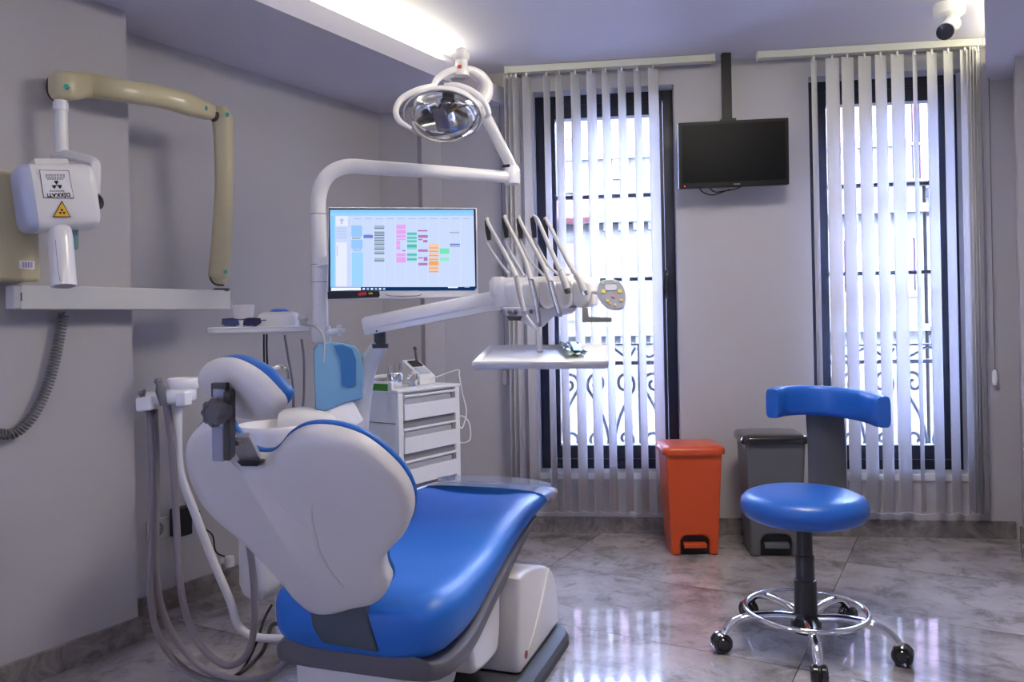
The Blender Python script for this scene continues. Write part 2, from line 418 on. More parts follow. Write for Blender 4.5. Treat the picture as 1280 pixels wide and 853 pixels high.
# wrought iron balcony railings outside
def railing(x0, x1, label, ztop, zmid):
    root = thing('balcony_railing', WB @ V(((x0 + x1) / 2, .42, ZB)), label, 'railing', 'balcony railings')
    y = .42
    bm = nb()
    box(bm, (x0, y - .012, ztop - .005), (x1, y + .012, ztop + .005), WB); obj('top_rail', bm, M_iron, root)
    bm = nb()
    box(bm, (x0, y - .012, zmid - .011), (x1, y + .012, zmid + .011), WB); obj('middle_rail', bm, M_iron, root)
    bm = nb(); box(bm, (x0, y - .012, ZB - .02), (x1, y + .012, ZB), WB); obj('bottom_rail', bm, M_iron, root)
    n = 3; w = (x1 - x0) / n
    for k in range(n + 1):
        bm = nb(); cyl(bm, WB @ V((x0 + w * k, y, ZB - .02)), WB @ V((x0 + w * k, y, ztop)), .007, seg=8); obj('post', bm, M_iron, root)
    Ht = zmid - ZB
    for k in range(n):
        cx = x0 + w * (k + .5)
        for s in (-1, 1):
            # one S scroll: a big spiral at the top, a small one at the bottom
            pts = []
            for i in range(18):
                a = math.radians(-270 + i * 30); r = .012 + .0032 * i * w / .28
                pts.append((cx + s * (w * .25 - r * math.cos(a) * .8), zmid - Ht * .22 + r * math.sin(a)))
            ex, ez = pts[-1]
            pts.append((cx + s * w * .16, zmid - Ht * .55))
            for i in range(14):
                a = math.radians(180 + i * 32); r = .062 - .0035 * i
                pts.append((cx + s * (w * .25 + r * math.cos(a)), ZB + Ht * .2 + r * math.sin(a)))
            bm = nb(); tube(bm, [WB @ V((x, y, z)) for x, z in pts], .0095, seg=6, n=2); obj('scroll', bm, M_iron, root)
        bm = nb(); pts = [(cx - w * .45, ztop - .02), (cx - w * .3, zmid + .03), (cx, ztop - .015), (cx + w * .3, zmid + .03), (cx + w * .45, ztop - .02)]
        tube(bm, [WB @ V((x, y, z)) for x, z in pts], .008, seg=6, n=5); obj('scroll', bm, M_iron, root)
railing(xl0 - .1, xl1 + .12, 'black wrought iron scroll balcony railing outside the window left of the television', wallpt(760, 431, .42)[1], wallpt(760, 454, .42)[1])
railing(xr0 - .1, xr1 + .12, 'black wrought iron scroll balcony railing outside the window behind the stool', wallpt(1120, 431, .42)[1], wallpt(1120, 452, .42)[1])

# ------------------------------------------------------------------ the street outside
M_fac = mat('darkened_stone_facade', (.036, .029, .021), .8, noise=.05, scale=2)  # stone darkened below its real colour to offset the overbright sky
M_fac2 = mat('darkened_grey_stone', (.024, .021, .017), .8, noise=.05, scale=2)
M_pane = mat('facade_window_glass', (.025, .025, .027), .15)
M_rframe = mat('maroon_window_frame', (.045, .010, .010), .5)
M_sign = mat('red_awning', (.09, .016, .013), .6)
M_street = mat('asphalt', (.08, .08, .08), .8, noise=.1, scale=3)
FY = 8.0
bm = nb(); box(bm, (-9, .9, -3.6), (16, 12, -3.5), WB); struct('street_ground', bm, M_street, smooth=False)
def facade(x0, x1, label, m, wins, bands, top):
    root = thing('building', WB @ V(((x0 + x1) / 2, FY, -3.5)), label, 'building')
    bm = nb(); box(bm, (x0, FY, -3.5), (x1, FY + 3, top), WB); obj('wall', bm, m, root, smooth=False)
    for z, h, d in bands:
        bm = nb(); box(bm, (x0, FY - d, z), (x1, FY - .0005, z + h), WB)
        if d > .12:
            k = x0 + .1
            while k < x1 - .2:
                box(bm, (k, FY - d * .8, z - .12), (k + .1, FY - .0005, z - .001), WB); k += .22
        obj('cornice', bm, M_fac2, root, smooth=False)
    for a, b, z0, z1 in wins:
        bm = nb(); t = .09
        for lo, hi in (((a, FY - .06, z0), (a + t, FY - .001, z1)), ((b - t, FY - .06, z0), (b, FY - .001, z1)), ((a + t, FY - .06, z1 - t), (b - t, FY - .001, z1)), ((a + t, FY - .06, z0), (b - t, FY - .001, z0 + t)), (((a + b) / 2 - .03, FY - .05, z0 + t), ((a + b) / 2 + .03, FY - .001, z1 - t))):
            box(bm, lo, hi, WB)
        w = obj('window_frame', bm, M_rframe, root, smooth=False)
        bm = nb(); box(bm, (a + t, FY - .02, z0 + t), (b - t, FY - .002, z1 - t), WB); obj('pane', bm, M_pane, w, smooth=False)
    return root
def fx(px, py): return wallpt(px, py, FY)
w1 = fx(1140, 150)[0]; z1a = fx(1140, 128)[1]; z1b = fx(1140, 232)[1]
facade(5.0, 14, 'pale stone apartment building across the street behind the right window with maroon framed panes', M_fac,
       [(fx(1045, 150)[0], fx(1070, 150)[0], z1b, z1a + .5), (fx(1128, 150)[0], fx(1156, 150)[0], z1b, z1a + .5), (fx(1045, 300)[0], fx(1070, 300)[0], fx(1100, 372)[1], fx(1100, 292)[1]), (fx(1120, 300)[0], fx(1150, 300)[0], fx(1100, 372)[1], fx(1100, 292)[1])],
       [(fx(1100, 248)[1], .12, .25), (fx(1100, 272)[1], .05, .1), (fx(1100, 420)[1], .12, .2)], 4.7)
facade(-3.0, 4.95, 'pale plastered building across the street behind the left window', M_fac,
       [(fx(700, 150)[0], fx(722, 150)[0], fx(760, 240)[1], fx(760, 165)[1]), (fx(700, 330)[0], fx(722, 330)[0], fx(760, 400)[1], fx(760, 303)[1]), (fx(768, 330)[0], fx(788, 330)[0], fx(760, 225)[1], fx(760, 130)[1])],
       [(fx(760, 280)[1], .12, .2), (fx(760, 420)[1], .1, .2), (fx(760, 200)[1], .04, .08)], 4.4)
a, b = fx(688, 262)[0], fx(738, 262)[0]
bm = nb(); z0, z1 = fx(700, 278)[1], fx(700, 250)[1]
loft(bm, [[WB @ V((x, y, z)) for y, z in ((FY - .26, z1), (FY - .9, z0), (FY - .9, z0 - .05), (FY - .26, z0 - .05))] for x in (a, b)])
tag(obj('awning', bm, M_sign, smooth=False), 'faded red awning on the building across the street, seen through the left window', 'awning')

# ------------------------------------------------------------------ vertical blinds
BY = -.085
def blind(label, h0, h1, slats, stack, pyref, zb_px):
    x0, _ = wallpt(h0, 80, BY); x1, _ = wallpt(h1, 65, BY)
    root = thing('vertical_blind', WB @ V(((x0 + x1) / 2, BY, 0)), label, 'blind', 'vertical blinds')
    zt = CEIL - .002; zr = zt - .034
    bm = nb(); box(bm, (x0, BY - .024, zr), (x1, BY + .024, zt), WB); box(bm, (x0 - .004, BY - .028, zr - .003), (x0 + .012, BY + .028, zt), WB); box(bm, (x1 - .012, BY - .028, zr - .003), (x1 + .004, BY + .028, zt), WB)
    obj('head_rail', bm, mat('head_rail_enamel', (.62, .62, .56), .4), root, bevel=.002)
    zlo = wallpt(zb_px[0], zb_px[1], BY)[1]
    for k, (a, b, *fix) in enumerate(slats):
        cxp = (a + b) / 2; u, _ = wallpt(cxp, pyref, BY); c = WB @ V((u, BY, 0))
        vis = abs(wallpt(b, pyref, BY)[0] - wallpt(a, pyref, BY)[0])
        view = V((c.x, c.y, 0)).normalized(); across = V((view.y, -view.x, 0))
        th = math.radians(fix[0]) if fix else math.acos(min(.98, vis * .98 / .066)); dr = Matrix.Rotation(th, 3, 'Z') @ across
        nr = V((-dr.y, dr.x, 0))
        bm = nb(); rings = []
        for z in (zlo + random.uniform(-.003, .003), (zlo + zr) / 2, zr - .012):
            rings.append([c + dr * (.066 * (q / 6 - .5)) + nr * (.004 * (1 - (q / 3 - 1) ** 2)) + V((0, 0, z)) for q in range(7)])
        Rv = [[bm.verts.new(p) for p in r] for r in rings]
        for r0, r1 in zip(Rv, Rv[1:]):
            for q in range(6): bm.faces.new((r0[q], r0[q + 1], r1[q + 1], r1[q]))
        sl = obj('slat', bm, M_slat, root)
        so = sl.modifiers.new('thick', 'SOLIDIFY'); so.thickness = .0009
        bm = nb(); box(bm, (u - .004, BY - .004, zr - .022), (u + .004, BY + .004, zr + .001), WB); obj('slat_hook', bm, M_white2, root)
    # bottom chain
    xs = [wallpt((a + b) / 2, pyref, BY)[0] for a, b, *_ in slats if (b - a) > 6]
    bm = nb(); pts = []
    for p, q in zip(xs, xs[1:]):
        pts += [WB @ V((p, BY - .004, zlo + .004)), WB @ V(((p + q) / 2, BY - .004, zlo - .008))]
    pts.append(WB @ V((xs[-1], BY - .004, zlo + .004)))
    tube(bm, pts, .0014, seg=5, n=3); obj('bottom_chain', bm, M_white2, root)
    return root, zr
b1, zr = blind('white vertical blind hanging at the window left of the television', 632, 892,
      [(636, 641, 62), (641, 647, 60), (647, 653, 56), (655, 671, 50), (684, 692), (699, 709), (718, 730), (738, 750), (757, 767), (777, 787), (797, 806), (815, 828)], 0, 350, (760, 640))
for px in (629, 631):
    pass
b2, zr2 = blind('white vertical blind hanging at the window behind the stool, gathered at its right end', 947, 1229,
      [(1020, 1027), (1038, 1055), (1058, 1073), (1079, 1095), (1100, 1114), (1120, 1136), (1147, 1152), (1165, 1177), (1186, 1197), (1206, 1219, 52), (1217, 1221, 60), (1220, 1225, 66), (1223, 1228, 70), (1227, 1231, 74)], 0, 396, (1120, 641))
# pull cords
for (pa, lab, yb) in ((629, 'thin pull cord with white weight hanging beside the left blind', 470), (1241, 'thin pull cord with white weight hanging beside the right blind', 470)):
    u, _ = wallpt(pa, 350, -.03); zz = wallpt(pa, yb, -.03)[1]
    root = thing('pull_cord', WB @ V((u, -.03, zz)), lab, 'cord', 'blind pull cords')
    bm = nb(); cyl(bm, WB @ V((u, -.03, zz)), WB @ V((u + .0, -.03, SZ0 + (.0 if pa > 1000 else .0))), .0022, seg=6); obj('cord', bm, M_mid, root)
    bm = nb(); lathe(bm, [(.004, .03), (.011, .02), (.012, -.03), (.008, -.045)], Matrix.Translation(WB @ V((u, -.03, zz))), 12); obj('weight', bm, M_white2, root)

# ------------------------------------------------------------------ television on ceiling pole
TVD = 3.83
tvn = V((-.12, -1, -.04)).normalized()
tvc = P(916.5, 192, TVD); root = thing('television', tvc, 'black flat television hanging from a ceiling pole between the windows', 'television')
ex = V((1, -.12, .0)).normalized(); ez = ex.cross(tvn).normalized() * -1
if ez.z < 0: ez = -ez
MT = frame(tvc, ex, ez, tvn)
w, h = .515, .315
bm = nb(); puff(bm, rrect(w, h, .006), MT, [(.02, -.05), (.004, -.04), (0, -.03), (0, .0), (.002, .002)]); obj('casing', bm, M_tv, root)
bm = nb(); box(bm, (-w / 2 + .014, -h / 2 + .024, .0015), (w / 2 - .014, h / 2 - .014, .0028), MT); obj('screen', bm, M_tvs, root, smooth=False)
bm = nb(); box(bm, (-w / 2 + .025, -h / 2 + .008, .0022), (-w / 2 + .028, -h / 2 + .011, .0032), MT); obj('power_light', bm, emat('red_led', (1, .1, .08), 3), root, smooth=False)
bm = nb(); box(bm, (.0, -h / 2 + .008, .0022), (.03, -h / 2 + .014, .0030), MT); obj('maker_mark', bm, M_mid, root, smooth=False)
pt = P(907, 72, 3.92); pb = P(911, 152, 3.89)
bm = nb(); box(bm, (-.022, -.016, 0), (.022, .016, CEIL - pb.z + .03), Matrix.Translation(V((pb.x, pb.y + .03, pb.z - .03)))); obj('ceiling_pole', bm, M_black, root, bevel=.003)
bm = nb(); box(bm, (-.035, -.03, -.01), (.035, .03, .016), Matrix.Translation(V((pb.x, pb.y + .025, pb.z)))); box(bm, (-.1, -.012, -.11), (.1, .0, .0), Matrix.Translation(V((pb.x, pb.y + .01, pb.z)))); obj('bracket', bm, M_black, root, bevel=.002)
bm = nb(); tube(bm, [P(873, 233, 3.87), P(878, 240, 3.87), P(890, 244, 3.87), P(904, 240, 3.87), P(912, 237, 3.87)], .003, 6)
tube(bm, [P(885, 233, 3.87), P(893, 240, 3.87), P(905, 239, 3.87), P(917, 237, 3.87), P(928, 233, 3.87)], .003, 6); obj('cables', bm, M_black, root)

# ------------------------------------------------------------------ security camera
c = P(1186, 6, 3.35); root = thing('security_camera', V((c.x, c.y, CEIL)), 'white security camera with black lens face mounted on the ceiling', 'camera')
m0 = V((c.x, c.y, CEIL))
bm = nb(); lathe(bm, [(.062, 0), (.060, -.045), (.045, -.055), (.030, -.060)], Matrix.Translation(m0), 28); obj('base', bm, M_white2, root)
j = P(1189, 22, 3.33); hd = P(1181, 40, 3.15)
bm = nb(); tube(bm, [m0 + V((0, 0, -.055)), j, j + V((.0, -.005, -.02))], .012); lathe(bm, [(.002, -.018), (.018, -.008), (.018, .008), (.002, .018)], Matrix.Translation(j), 16); obj('joint', bm, M_white2, root)
hb = P(1192, 28, 3.36); dd = (hd - hb).normalized()
Mh = zaxis(hb, dd)
bm = nb(); L = (hd - hb).length
lathe(bm, [(.012, 0), (.028, .02), (.034, .06), (.034, L * .9), (.034, L), (.030, L - .006), (.029, L - .012)], Mh, 24); obj('housing', bm, M_white2, root)
bm = nb(); lathe(bm, [(.031, L - .012), (.031, L - .001), (.012, L + .001), (.011, L - .002)], Mh, 24); obj('lens', bm, M_blackgl, root)

# ------------------------------------------------------------------ pedal bins
def prism_yz(): pass
def bin_(name, c, rz, w, d, h, mb, ml, label, lidh):
    root = thing(name, c, label, 'bin', 'pedal bins', rz)
    R = Matrix.Translation(c) @ Matrix.Rotation(rz, 4, 'Z')
    # body: front outline with the pedal arch, extruded through its depth, tapered to the foot
    hw = w / 2; ah = h * .19; aw = w * .25
    arch = [(-aw, 0), (-aw, ah * .72), (-aw * .85, ah * .93), (-aw * .6, ah), (aw * .6, ah), (aw * .85, ah * .93), (aw, ah * .72), (aw, 0)]
    out = [(-hw * .82, 0)] + arch + [(hw * .82, 0)]
    zs = [h * .3, h * .6, h]
    for z in zs: out.append((hw * (.82 + .16 * z / h), z))
    for z in zs[::-1]: out.append((-hw * (.82 + .16 * z / h), z))
    bm = nb(); loft(bm, [[V((x, y * (.82 + .16 * z / h), z)) for x, z in out] for y in (-d / 2, d / 2)])
    bm.transform(R)
    obj('body', bm, mb, root, bevel=.012, seg=3)
    bm = nb(); box(bm, (-aw, -d * .30, 0.004), (aw, -d * .26, ah), R); box(bm, (-aw, -d * .3, .0), (aw, d * .3, .006), R); obj('recess', bm, M_black, root)  # black slabs paint the shade inside the pedal arch
    bm = nb(); box(bm, (-aw * .8, -d * .44, ah * .50), (aw * .8, -d * .27, ah * .50 + .012), R); box(bm, (-aw * .8, -d * .46, ah * .40), (aw * .8, -d * .43, ah * .50 + .012), R); obj('pedal', bm, mb, root, bevel=.003)
    bm = nb()   # lid: flared skirt with a shallow dome
    o = rrect(w * 1.10, d * 1.12, .04, 6)
    puff(bm, o, R @ Matrix.Translation(V((0, 0, h))), [(.010, -.014), (.002, -.012), (0, -.008), (0, .008), (.003, .016), (.010, .022), (.020, .026), (.028, .028, .95), (.028, .030, .6)])
    obj('lid', bm, ml, root)
    bm = nb(); box(bm, (-w * .3, d * .50, h + lidh * .1), (w * .3, d * .535, h + lidh * .5), R); obj('hinge', bm, ml, root, bevel=.003)
    return root
cb = G(870, 695); cb = V((cb.x, cb.y + .10, 0)); bin_('pedal_bin', cb, -.02, .262, .235, .478, M_orange, M_orange, 'orange plastic pedal bin standing against the wall', .050)
cb = G(972, 697); cb = V((cb.x + .008, cb.y + .10, 0)); bin_('pedal_bin', cb, -.10, .272, .235, .528, M_graybin, M_blackgl, 'grey plastic pedal bin with glossy black lid, behind the stool', .052)

M_col = mat('column_black', (.03, .03, .033), .35)
# ------------------------------------------------------------------ stool
SX, SY = .950, 2.64
root = thing('stool', (SX, SY, 0), 'blue round dentist stool with curved backrest on chrome castors', 'stool')
Ms = Matrix.Translation(V((SX, SY, 0)))
bm = nb(); lathe(bm, [(.001, .420), (.12, .420), (.168, .424), (.188, .434), (.199, .452), (.2015, .470), (.198, .487), (.186, .501), (.165, .510), (.12, .515), (.06, .517), (.001, .5175)], Ms, 56); obj('seat', bm, M_blue2, root, angle=80)
bm = nb(); lathe(bm, [(.13, .412), (.14, .421)], Ms, 40); box(bm, (-.06, -.06, .398), (.06, .06, .42), Ms); obj('seat_plate', bm, M_black, root, bevel=.003)
bm = nb(); lathe(bm, [(.047, .055), (.05, .065), (.048, .105), (.037, .114), (.0355, .224), (.0305, .226), (.030, .305), (.0255, .307), (.0245, .40)], Ms, 28); obj('column', bm, M_col, root)
bm = nb(); rr = .192
tube(bm, [V((SX + rr * math.cos(a * math.pi / 24), SY + rr * math.sin(a * math.pi / 24), .125)) for a in range(48)], .0085, 10, sm=False, closed=True); obj('foot_ring', bm, M_chrome, root)
for k in range(5):
    a = math.radians(-103 + 72 * k); dx, dy = math.cos(a), math.sin(a)
    q = lambda r, z: V((SX + dx * r, SY + dy * r, z))
    bm = nb(); tube(bm, [q(.03, .10), q(.1, .112), q(.18, .112), q(.235, .10), q(.268, .075), q(.28, .052)], [.015, .0145, .014, .013, .013, .012], 12, squash=1.25); lg = obj('leg', bm, M_chrome, root)
    cc = q(.287, .0322); ax = V((-dy, dx, 0)); 
    bm = nb()
    for s in (-1, 1):
        lathe(bm, [(.008, .002), (.028, .002), (.032, .006), (.032, .018), (.028, .023), (.020, .020), (.016, .025), (.002, .026)], zaxis(cc, ax * s), 20)
    obj('castor', bm, M_blackgl, lg)
    bm = nb(); lathe(bm, [(.031, -.0018), (.031, .0018)], zaxis(cc, ax), 20, cap=True)
    tube(bm, [cc + V((0, 0, .03)), q(.28, .056)], .009, 8, sm=False); obj('castor_hood', bm, M_black, lg)
# back support and backrest
bm = nb()
post = [V((1.0, 2.70, .42)), V((1.07, 2.80, .42)), V((1.115, 2.865, .45)), V((1.125, 2.885, .52)), V((1.125, 2.885, .62)), V((1.12, 2.885, .74))]
pw = V((.96, -.28, 0)).normalized(); pn = V((.28, .96, 0)).normalized()
pp = smooth_path(post, 4); rings = []
for i, p in enumerate(pp):
    t = (pp[min(i + 1, len(pp) - 1)] - pp[max(i - 1, 0)]).normalized(); nn_ = t.cross(pw).normalized()
    rings.append([p + pw * x * .064 + nn_ * y * .012 for x, y in ((-1, -.6), (-.9, -1), (.9, -1), (1, -.6), (1, .6), (.9, 1), (-.9, 1), (-1, .6))])
loft(bm, rings); obj('back_support', bm, M_dark, root)
arc = smooth_path([V((.905, 2.795, .79)), V((.965, 2.86, .79)), V((1.06, 2.885, .79)), V((1.15, 2.84, .785)), V((1.20, 2.74, .78)), V((1.205, 2.61, .775))], 6)
bm = nb(); rings = []
for i, p in enumerate(arc):
    t = (arc[min(i + 1, len(arc) - 1)] - arc[max(i - 1, 0)]); t.z = 0; t.normalize(); nn_ = V((-t.y, t.x, 0))
    e = 1.0 if 0 < i < len(arc) - 1 else .88
    rings.append([p + nn_ * x * e + V((0, 0, y * e)) for x, y in sup(.024, .053, 4.5, 24)])
loft(bm, rings); obj('backrest', bm, M_blue2, root)
for i in (0, -1):
    t = (arc[1] - arc[0]) if i == 0 else (arc[-1] - arc[-2]); t.z = 0; t.normalize(); nn_ = V((-t.y, t.x, 0)); p = arc[i] + t * (.001 if i else -.001)
    bm = nb(); loft(bm, [[p + t * q * (-1 if i == 0 else 1) + nn_ * x * s + V((0, 0, y * s)) for x, y in sup(.024, .053, 4.5, 24)] for q, s in ((-.004, .93), (.003, .97), (.005, .93))]); obj('backrest_end', bm, M_blue2, root)

# ------------------------------------------------------------------ dental chair
TH = math.atan2(.3256, .9455)
U = V((.3256, .9455, 0)); Wv = V((.9455, -.3256, 0)); R0 = V((-.408, 1.937, 0)); Z = V((0, 0, 1))
def C(s, t, z): return R0 + U * s + Wv * t + Z * z
MC = frame(R0, Wv, U, Z)       # x=t, y=s, z
chair = thing('dental_chair', R0 + U * .6, 'reclined blue padded dental chair with white shell back', 'dental chair')
def lerp_tab(tab, s):
    for (a, *va), (b, *vb) in zip(tab, tab[1:]):
        if s <= b:
            f = (s - a) / (b - a); f = f * f * (3 - 2 * f) if False else f
            return [x + (y - x) * f for x, y in zip(va, vb)]
    return list(tab[-1][1:])
# s, zbottom, ztop, halfwidth, centre t
seat_tab = [(-.03, .32, .425, .19, .015), (.0, .298, .45, .225, .01), (.05, .292, .462, .245, .01), (.2, .295, .455, .255, .0), (.37, .33, .46, .252, -.01), (.54, .375, .495, .247, -.012), (.75, .425, .52, .243, -.01), (.92, .45, .517, .24, -.005), (1.0, .462, .51, .235, 0), (1.04, .472, .503, .225, 0), (1.055, .482, .497, .20, 0)]
import bisect
def ctab(tab, s, k):
    xs = [r[0] for r in tab]; i = min(max(bisect.bisect_right(xs, s) - 1, 0), len(tab) - 2)
    p = lambda j: tab[min(max(j, 0), len(tab) - 1)]
    x0, x1 = p(i)[0], p(i + 1)[0]; f = (s - x0) / (x1 - x0); y0, y1 = p(i)[k], p(i + 1)[k]
    def sl(j):
        a, b = p(j - 1), p(j + 1)
        return (b[k] - a[k]) / max(b[0] - a[0], 1e-6)
    h = x1 - x0; m0_, m1_ = sl(i) * h, sl(i + 1) * h
    return (2 * f ** 3 - 3 * f * f + 1) * y0 + (f ** 3 - 2 * f * f + f) * m0_ + (-2 * f ** 3 + 3 * f * f) * y1 + (f ** 3 - f * f) * m1_
bm = nb(); rings = []
ss = [-.03, -.02, -.01, 0, .02] + [.05 + .03 * i for i in range(32)] + [1.02, 1.035, 1.045, 1.055]
for s in ss:
    zb_, zt_, hw, ct = (ctab(seat_tab, s, k) for k in (1, 2, 3, 4))
    hh = (zt_ - zb_) / 2; zc = (zt_ + zb_) / 2; ring = []
    for x, y in sup(hw, hh, 3.6, 48):
        dish = 0
        if y > 0:
            q = x / hw; dish = -.016 * (1 - min(1, (q / .8) ** 2)) * (1 if s < .9 else max(0, (1.05 - s) / .15)) * (y / hh)
            dish += .016 * math.exp(-((s - .27) / .14) ** 2) * abs(q) ** 3 * (y / hh)
        sl = (y / hh + 1) / 2
        ring.append(C(s, ct + x * (1 - .05 * (1 - sl)), zc + y + dish))
    rings.append(ring)
loft(bm, rings); obj('seat_cushion', bm, M_blue, chair, angle=70)
# grey trim tray beneath the cushion
bm = nb(); rings = []
for s in [q_ for q_ in ss[2:-2] if q_ < .86]:
    zb_, zt_, hw, ct = (ctab(seat_tab, s, k) for k in (1, 2, 3, 4)); hh = .026 if s < .5 else .026 - .022 * (s - .5) / .36
    rings.append([C(s - .004, ct + x, zb_ - hh + .012 + y) for x, y in sup(hw * .965, hh + .004, 5, 40)])
loft(bm, rings); obj('seat_trim', bm, M_trim, chair, angle=60)
# clear film over the foot end
bm = nb(); rings = []
fs = [.70, .76, .82, .88, .94, 1.0, 1.035, 1.052, 1.062]
verts = []
for s in fs:
    zb_, zt_, hw, ct = (ctab(seat_tab, min(s, 1.055), k) for k in (1, 2, 3, 4)); ring = []
    hh = (zt_ - zb_) / 2 + .004; zc = (zt_ + zb_) / 2; pts = sup(hw + .005, hh, 3.6, 48)
    ring = [C(s, ct + x, zc + y + .001) for x, y in pts[:25] ]
    ring = [C(s, ct + pts[47][0], zc + pts[47][1])] + ring + [C(s, ct + pts[25][0], zc + pts[25][1])]
    if s < .8:
        pass
    verts.append([bm.verts.new(p) for p in ring])
for a_, b_ in zip(verts[3:], verts[4:]):
    for q in range(len(a_) - 1): bm.faces.new((a_[q], a_[q + 1], b_[q + 1], b_[q]))
for v in list(bm.verts):
    if not v.link_faces: bm.verts.remove(v)
fo_ = obj('foot_cover', bm, M_film, chair, 'clear plastic cover over the foot end', angle=80)
# loose upper lip of the film standing above the end of the leg rest
bm = nb(); lip = []
for q in range(13):
    t = -.235 + .44 * q / 12
    z = .514 + .018 * math.sin(math.pi * q / 12) ** .6
    lip.append([bm.verts.new(C(1.02, t, .506)), bm.verts.new(C(1.04, t, z)), bm.verts.new(C(1.058, t, .49))])
for a_, b_ in zip(lip, lip[1:]):
    for q in range(2): bm.faces.new((a_[q], a_[q + 1], b_[q + 1], b_[q]))
lp = obj('foot_cover_lip', bm, M_film, chair)

# backrest plane
AL = math.radians(56)
Bd = (-U * math.cos(AL) + Z * math.sin(AL)).normalized(); Bn = Wv.cross(Bd).normalized()
if Bn.dot(V((0, -1, 0))) < 0: Bn = -Bn             # towards the camera and down
BO = C(-.055, 0, .42)
MBk = frame(BO, Wv, Bd, Bn)
def shell_pt(px, py):
    p = onplane(px, py, BO, Bn); r = p - BO; return (r.dot(Wv), r.dot(Bd))
SH = [(262, 535), (243, 543), (230, 557), (227, 577), (232, 603), (246, 632), (270, 658), (298, 680), (322, 704), (345, 728), (365, 752), (388, 769), (412, 772), (440, 765), (465, 760), (479, 748), (482, 736), (476, 722), (475, 706), (486, 692), (501, 676), (508, 655), (505, 632), (492, 608), (468, 583), (440, 563), (405, 551), (372, 550), (350, 561), (336, 577), (324, 583), (305, 581), (292, 571), (279, 556), (272, 543)]
sh = smooth2([shell_pt(*p) for p in SH], 4)
def dm(x, y): return -.10 * (x * x) * 1.0
bm = nb(); puff(bm, sh, MBk, [(.008, -.046), (.0, -.042), (-.001, -.024), (0, -.012), (.004, -.005), (.010, .000), (.013, .003, .975), (.014, .005, .94), (.014, .007, .88)], dome=dm)
# crease line pressed in the shell: raised curved rib
rib = [(392, 628), (391, 640), (395, 665), (402, 690), (415, 712), (432, 732)]
pts = []
for p in rib:
    x, y = shell_pt(*p); pts.append(MBk @ V((x, y, .0075 + dm(x, y))))
obj('back_shell', bm, M_shell, chair, angle=60)
bm = nb(); tube(bm, pts, [.0012, .003, .0035, .003, .001], 8); obj('shell_crease', bm, M_shell, chair)
# backrest cushion in front of the shell
o2 = offset_outline(sh, -.006)
bm = nb(); puff(bm, o2, MBk, [(.014, -.040), (.006, -.042), (.004, -.046), (.004, -.052), (.008, -.058), (.013, -.061), (.015, -.063, .96)], dome=dm); obj('back_cushion', bm, M_blue, chair, angle=70)
# dark hinge cover below the shell
bm = nb()
q = [onplane(*p, C(-.038, 0, 0), U) for p in ((383, 745), (452, 750), (462, 785), (472, 817), (402, 805), (390, 785))]
loft(bm, [[p for p in q], [p + U * .06 for p in q]]); obj('hinge_cover', bm, M_slate, chair, bevel=.006)
# headrest
HN = V((-.62, -.62, -.48)).normalized()
HNy = (Z - HN * Z.dot(HN)).normalized(); HNx = HNy.cross(HN).normalized()
HO = P(305, 490, 1.585)
MH = frame(HO, HNx, HNy, HN)
def hp(px, py, off=0):
    p = onplane(px, py, HO + HN * off, HN); r = p - HO; return (r.dot(HNx), r.dot(HNy))
HS = [(250, 465), (253, 457), (262, 452), (277, 450), (292, 452), (307, 458), (321, 466), (335, 477), (348, 490), (358, 501), (362, 510), (359, 518), (350, 524), (337, 526), (322, 526), (308, 522), (298, 516), (290, 505), (276, 498), (262, 490), (254, 482), (250, 473)]
hs = smooth2([hp(250 + (x - 250) * .90, 452 + (y - 450) * .95) for x, y in HS], 3)
hcx = sum(p[0] for p in hs) / len(hs); hcy = sum(p[1] for p in hs) / len(hs)
bm = nb(); puff(bm, hs, MH, [(.006, -.020), (.001, -.018), (0, -.008), (.002, .002), (.006, .009), (.009, .013, .96), (.010, .016, .88), (.010, .018, .75)])
obj('headrest_shell', bm, M_shell, chair, angle=60)
bm = nb(); puff(bm, offset_outline(hs, .004), MH, [(.008, -.016), (.002, -.019), (0, -.026), (.002, -.036), (.006, -.042), (.007, -.045, .92)]); obj('headrest_cushion', bm, M_blue, chair, angle=70)
# bracket: recess, two-tone arm, knob, plate
rec = [P(*p) for p in ((266, 476, 1.545), (280, 476, 1.545), (281, 486, 1.545), (281, 497, 1.55), (266, 497, 1.55))]
bm = nb(); box(bm, (-.015, -.004, -.02), (.015, .015, .008), Matrix.Translation(P(274, 484, 1.545))); obj('bracket_socket', bm, M_dark, chair, bevel=.002)
def bar(bm, a, b, w, d, dirx=V((1, 0, 0))):
    a, b = V(a), V(b); z = (b - a).normalized(); x = (dirx - z * dirx.dot(z)).normalized(); y = z.cross(x)
    M = frame(a, x, y, z); box(bm, (-w / 2, -d / 2, 0), (w / 2, d / 2, (b - a).length), M)
bm = nb(); bar(bm, P(275, 486, 1.545), P(275, 548, 1.56), .022, .018); obj('bracket_arm', bm, M_alu, chair, 'silver headrest arm', bevel=.002)
bm = nb(); bar(bm, P(274, 532, 1.555), P(275, 575, 1.57), .024, .022); obj('bracket_sleeve', bm, M_alu, chair, bevel=.003)
bm = nb(); bar(bm, P(287, 488, 1.55), P(287, 573, 1.57), .013, .034); obj('bracket_side', bm, M_dark, chair, 'dark grey side of the headrest arm', bevel=.002)
kc = P(268, 516, 1.52); bm = nb(); prof = []
kd = V((-.45, -.9, .02)).normalized(); MK = zaxis(kc - kd * .012, kd); seg = 64
rg = []
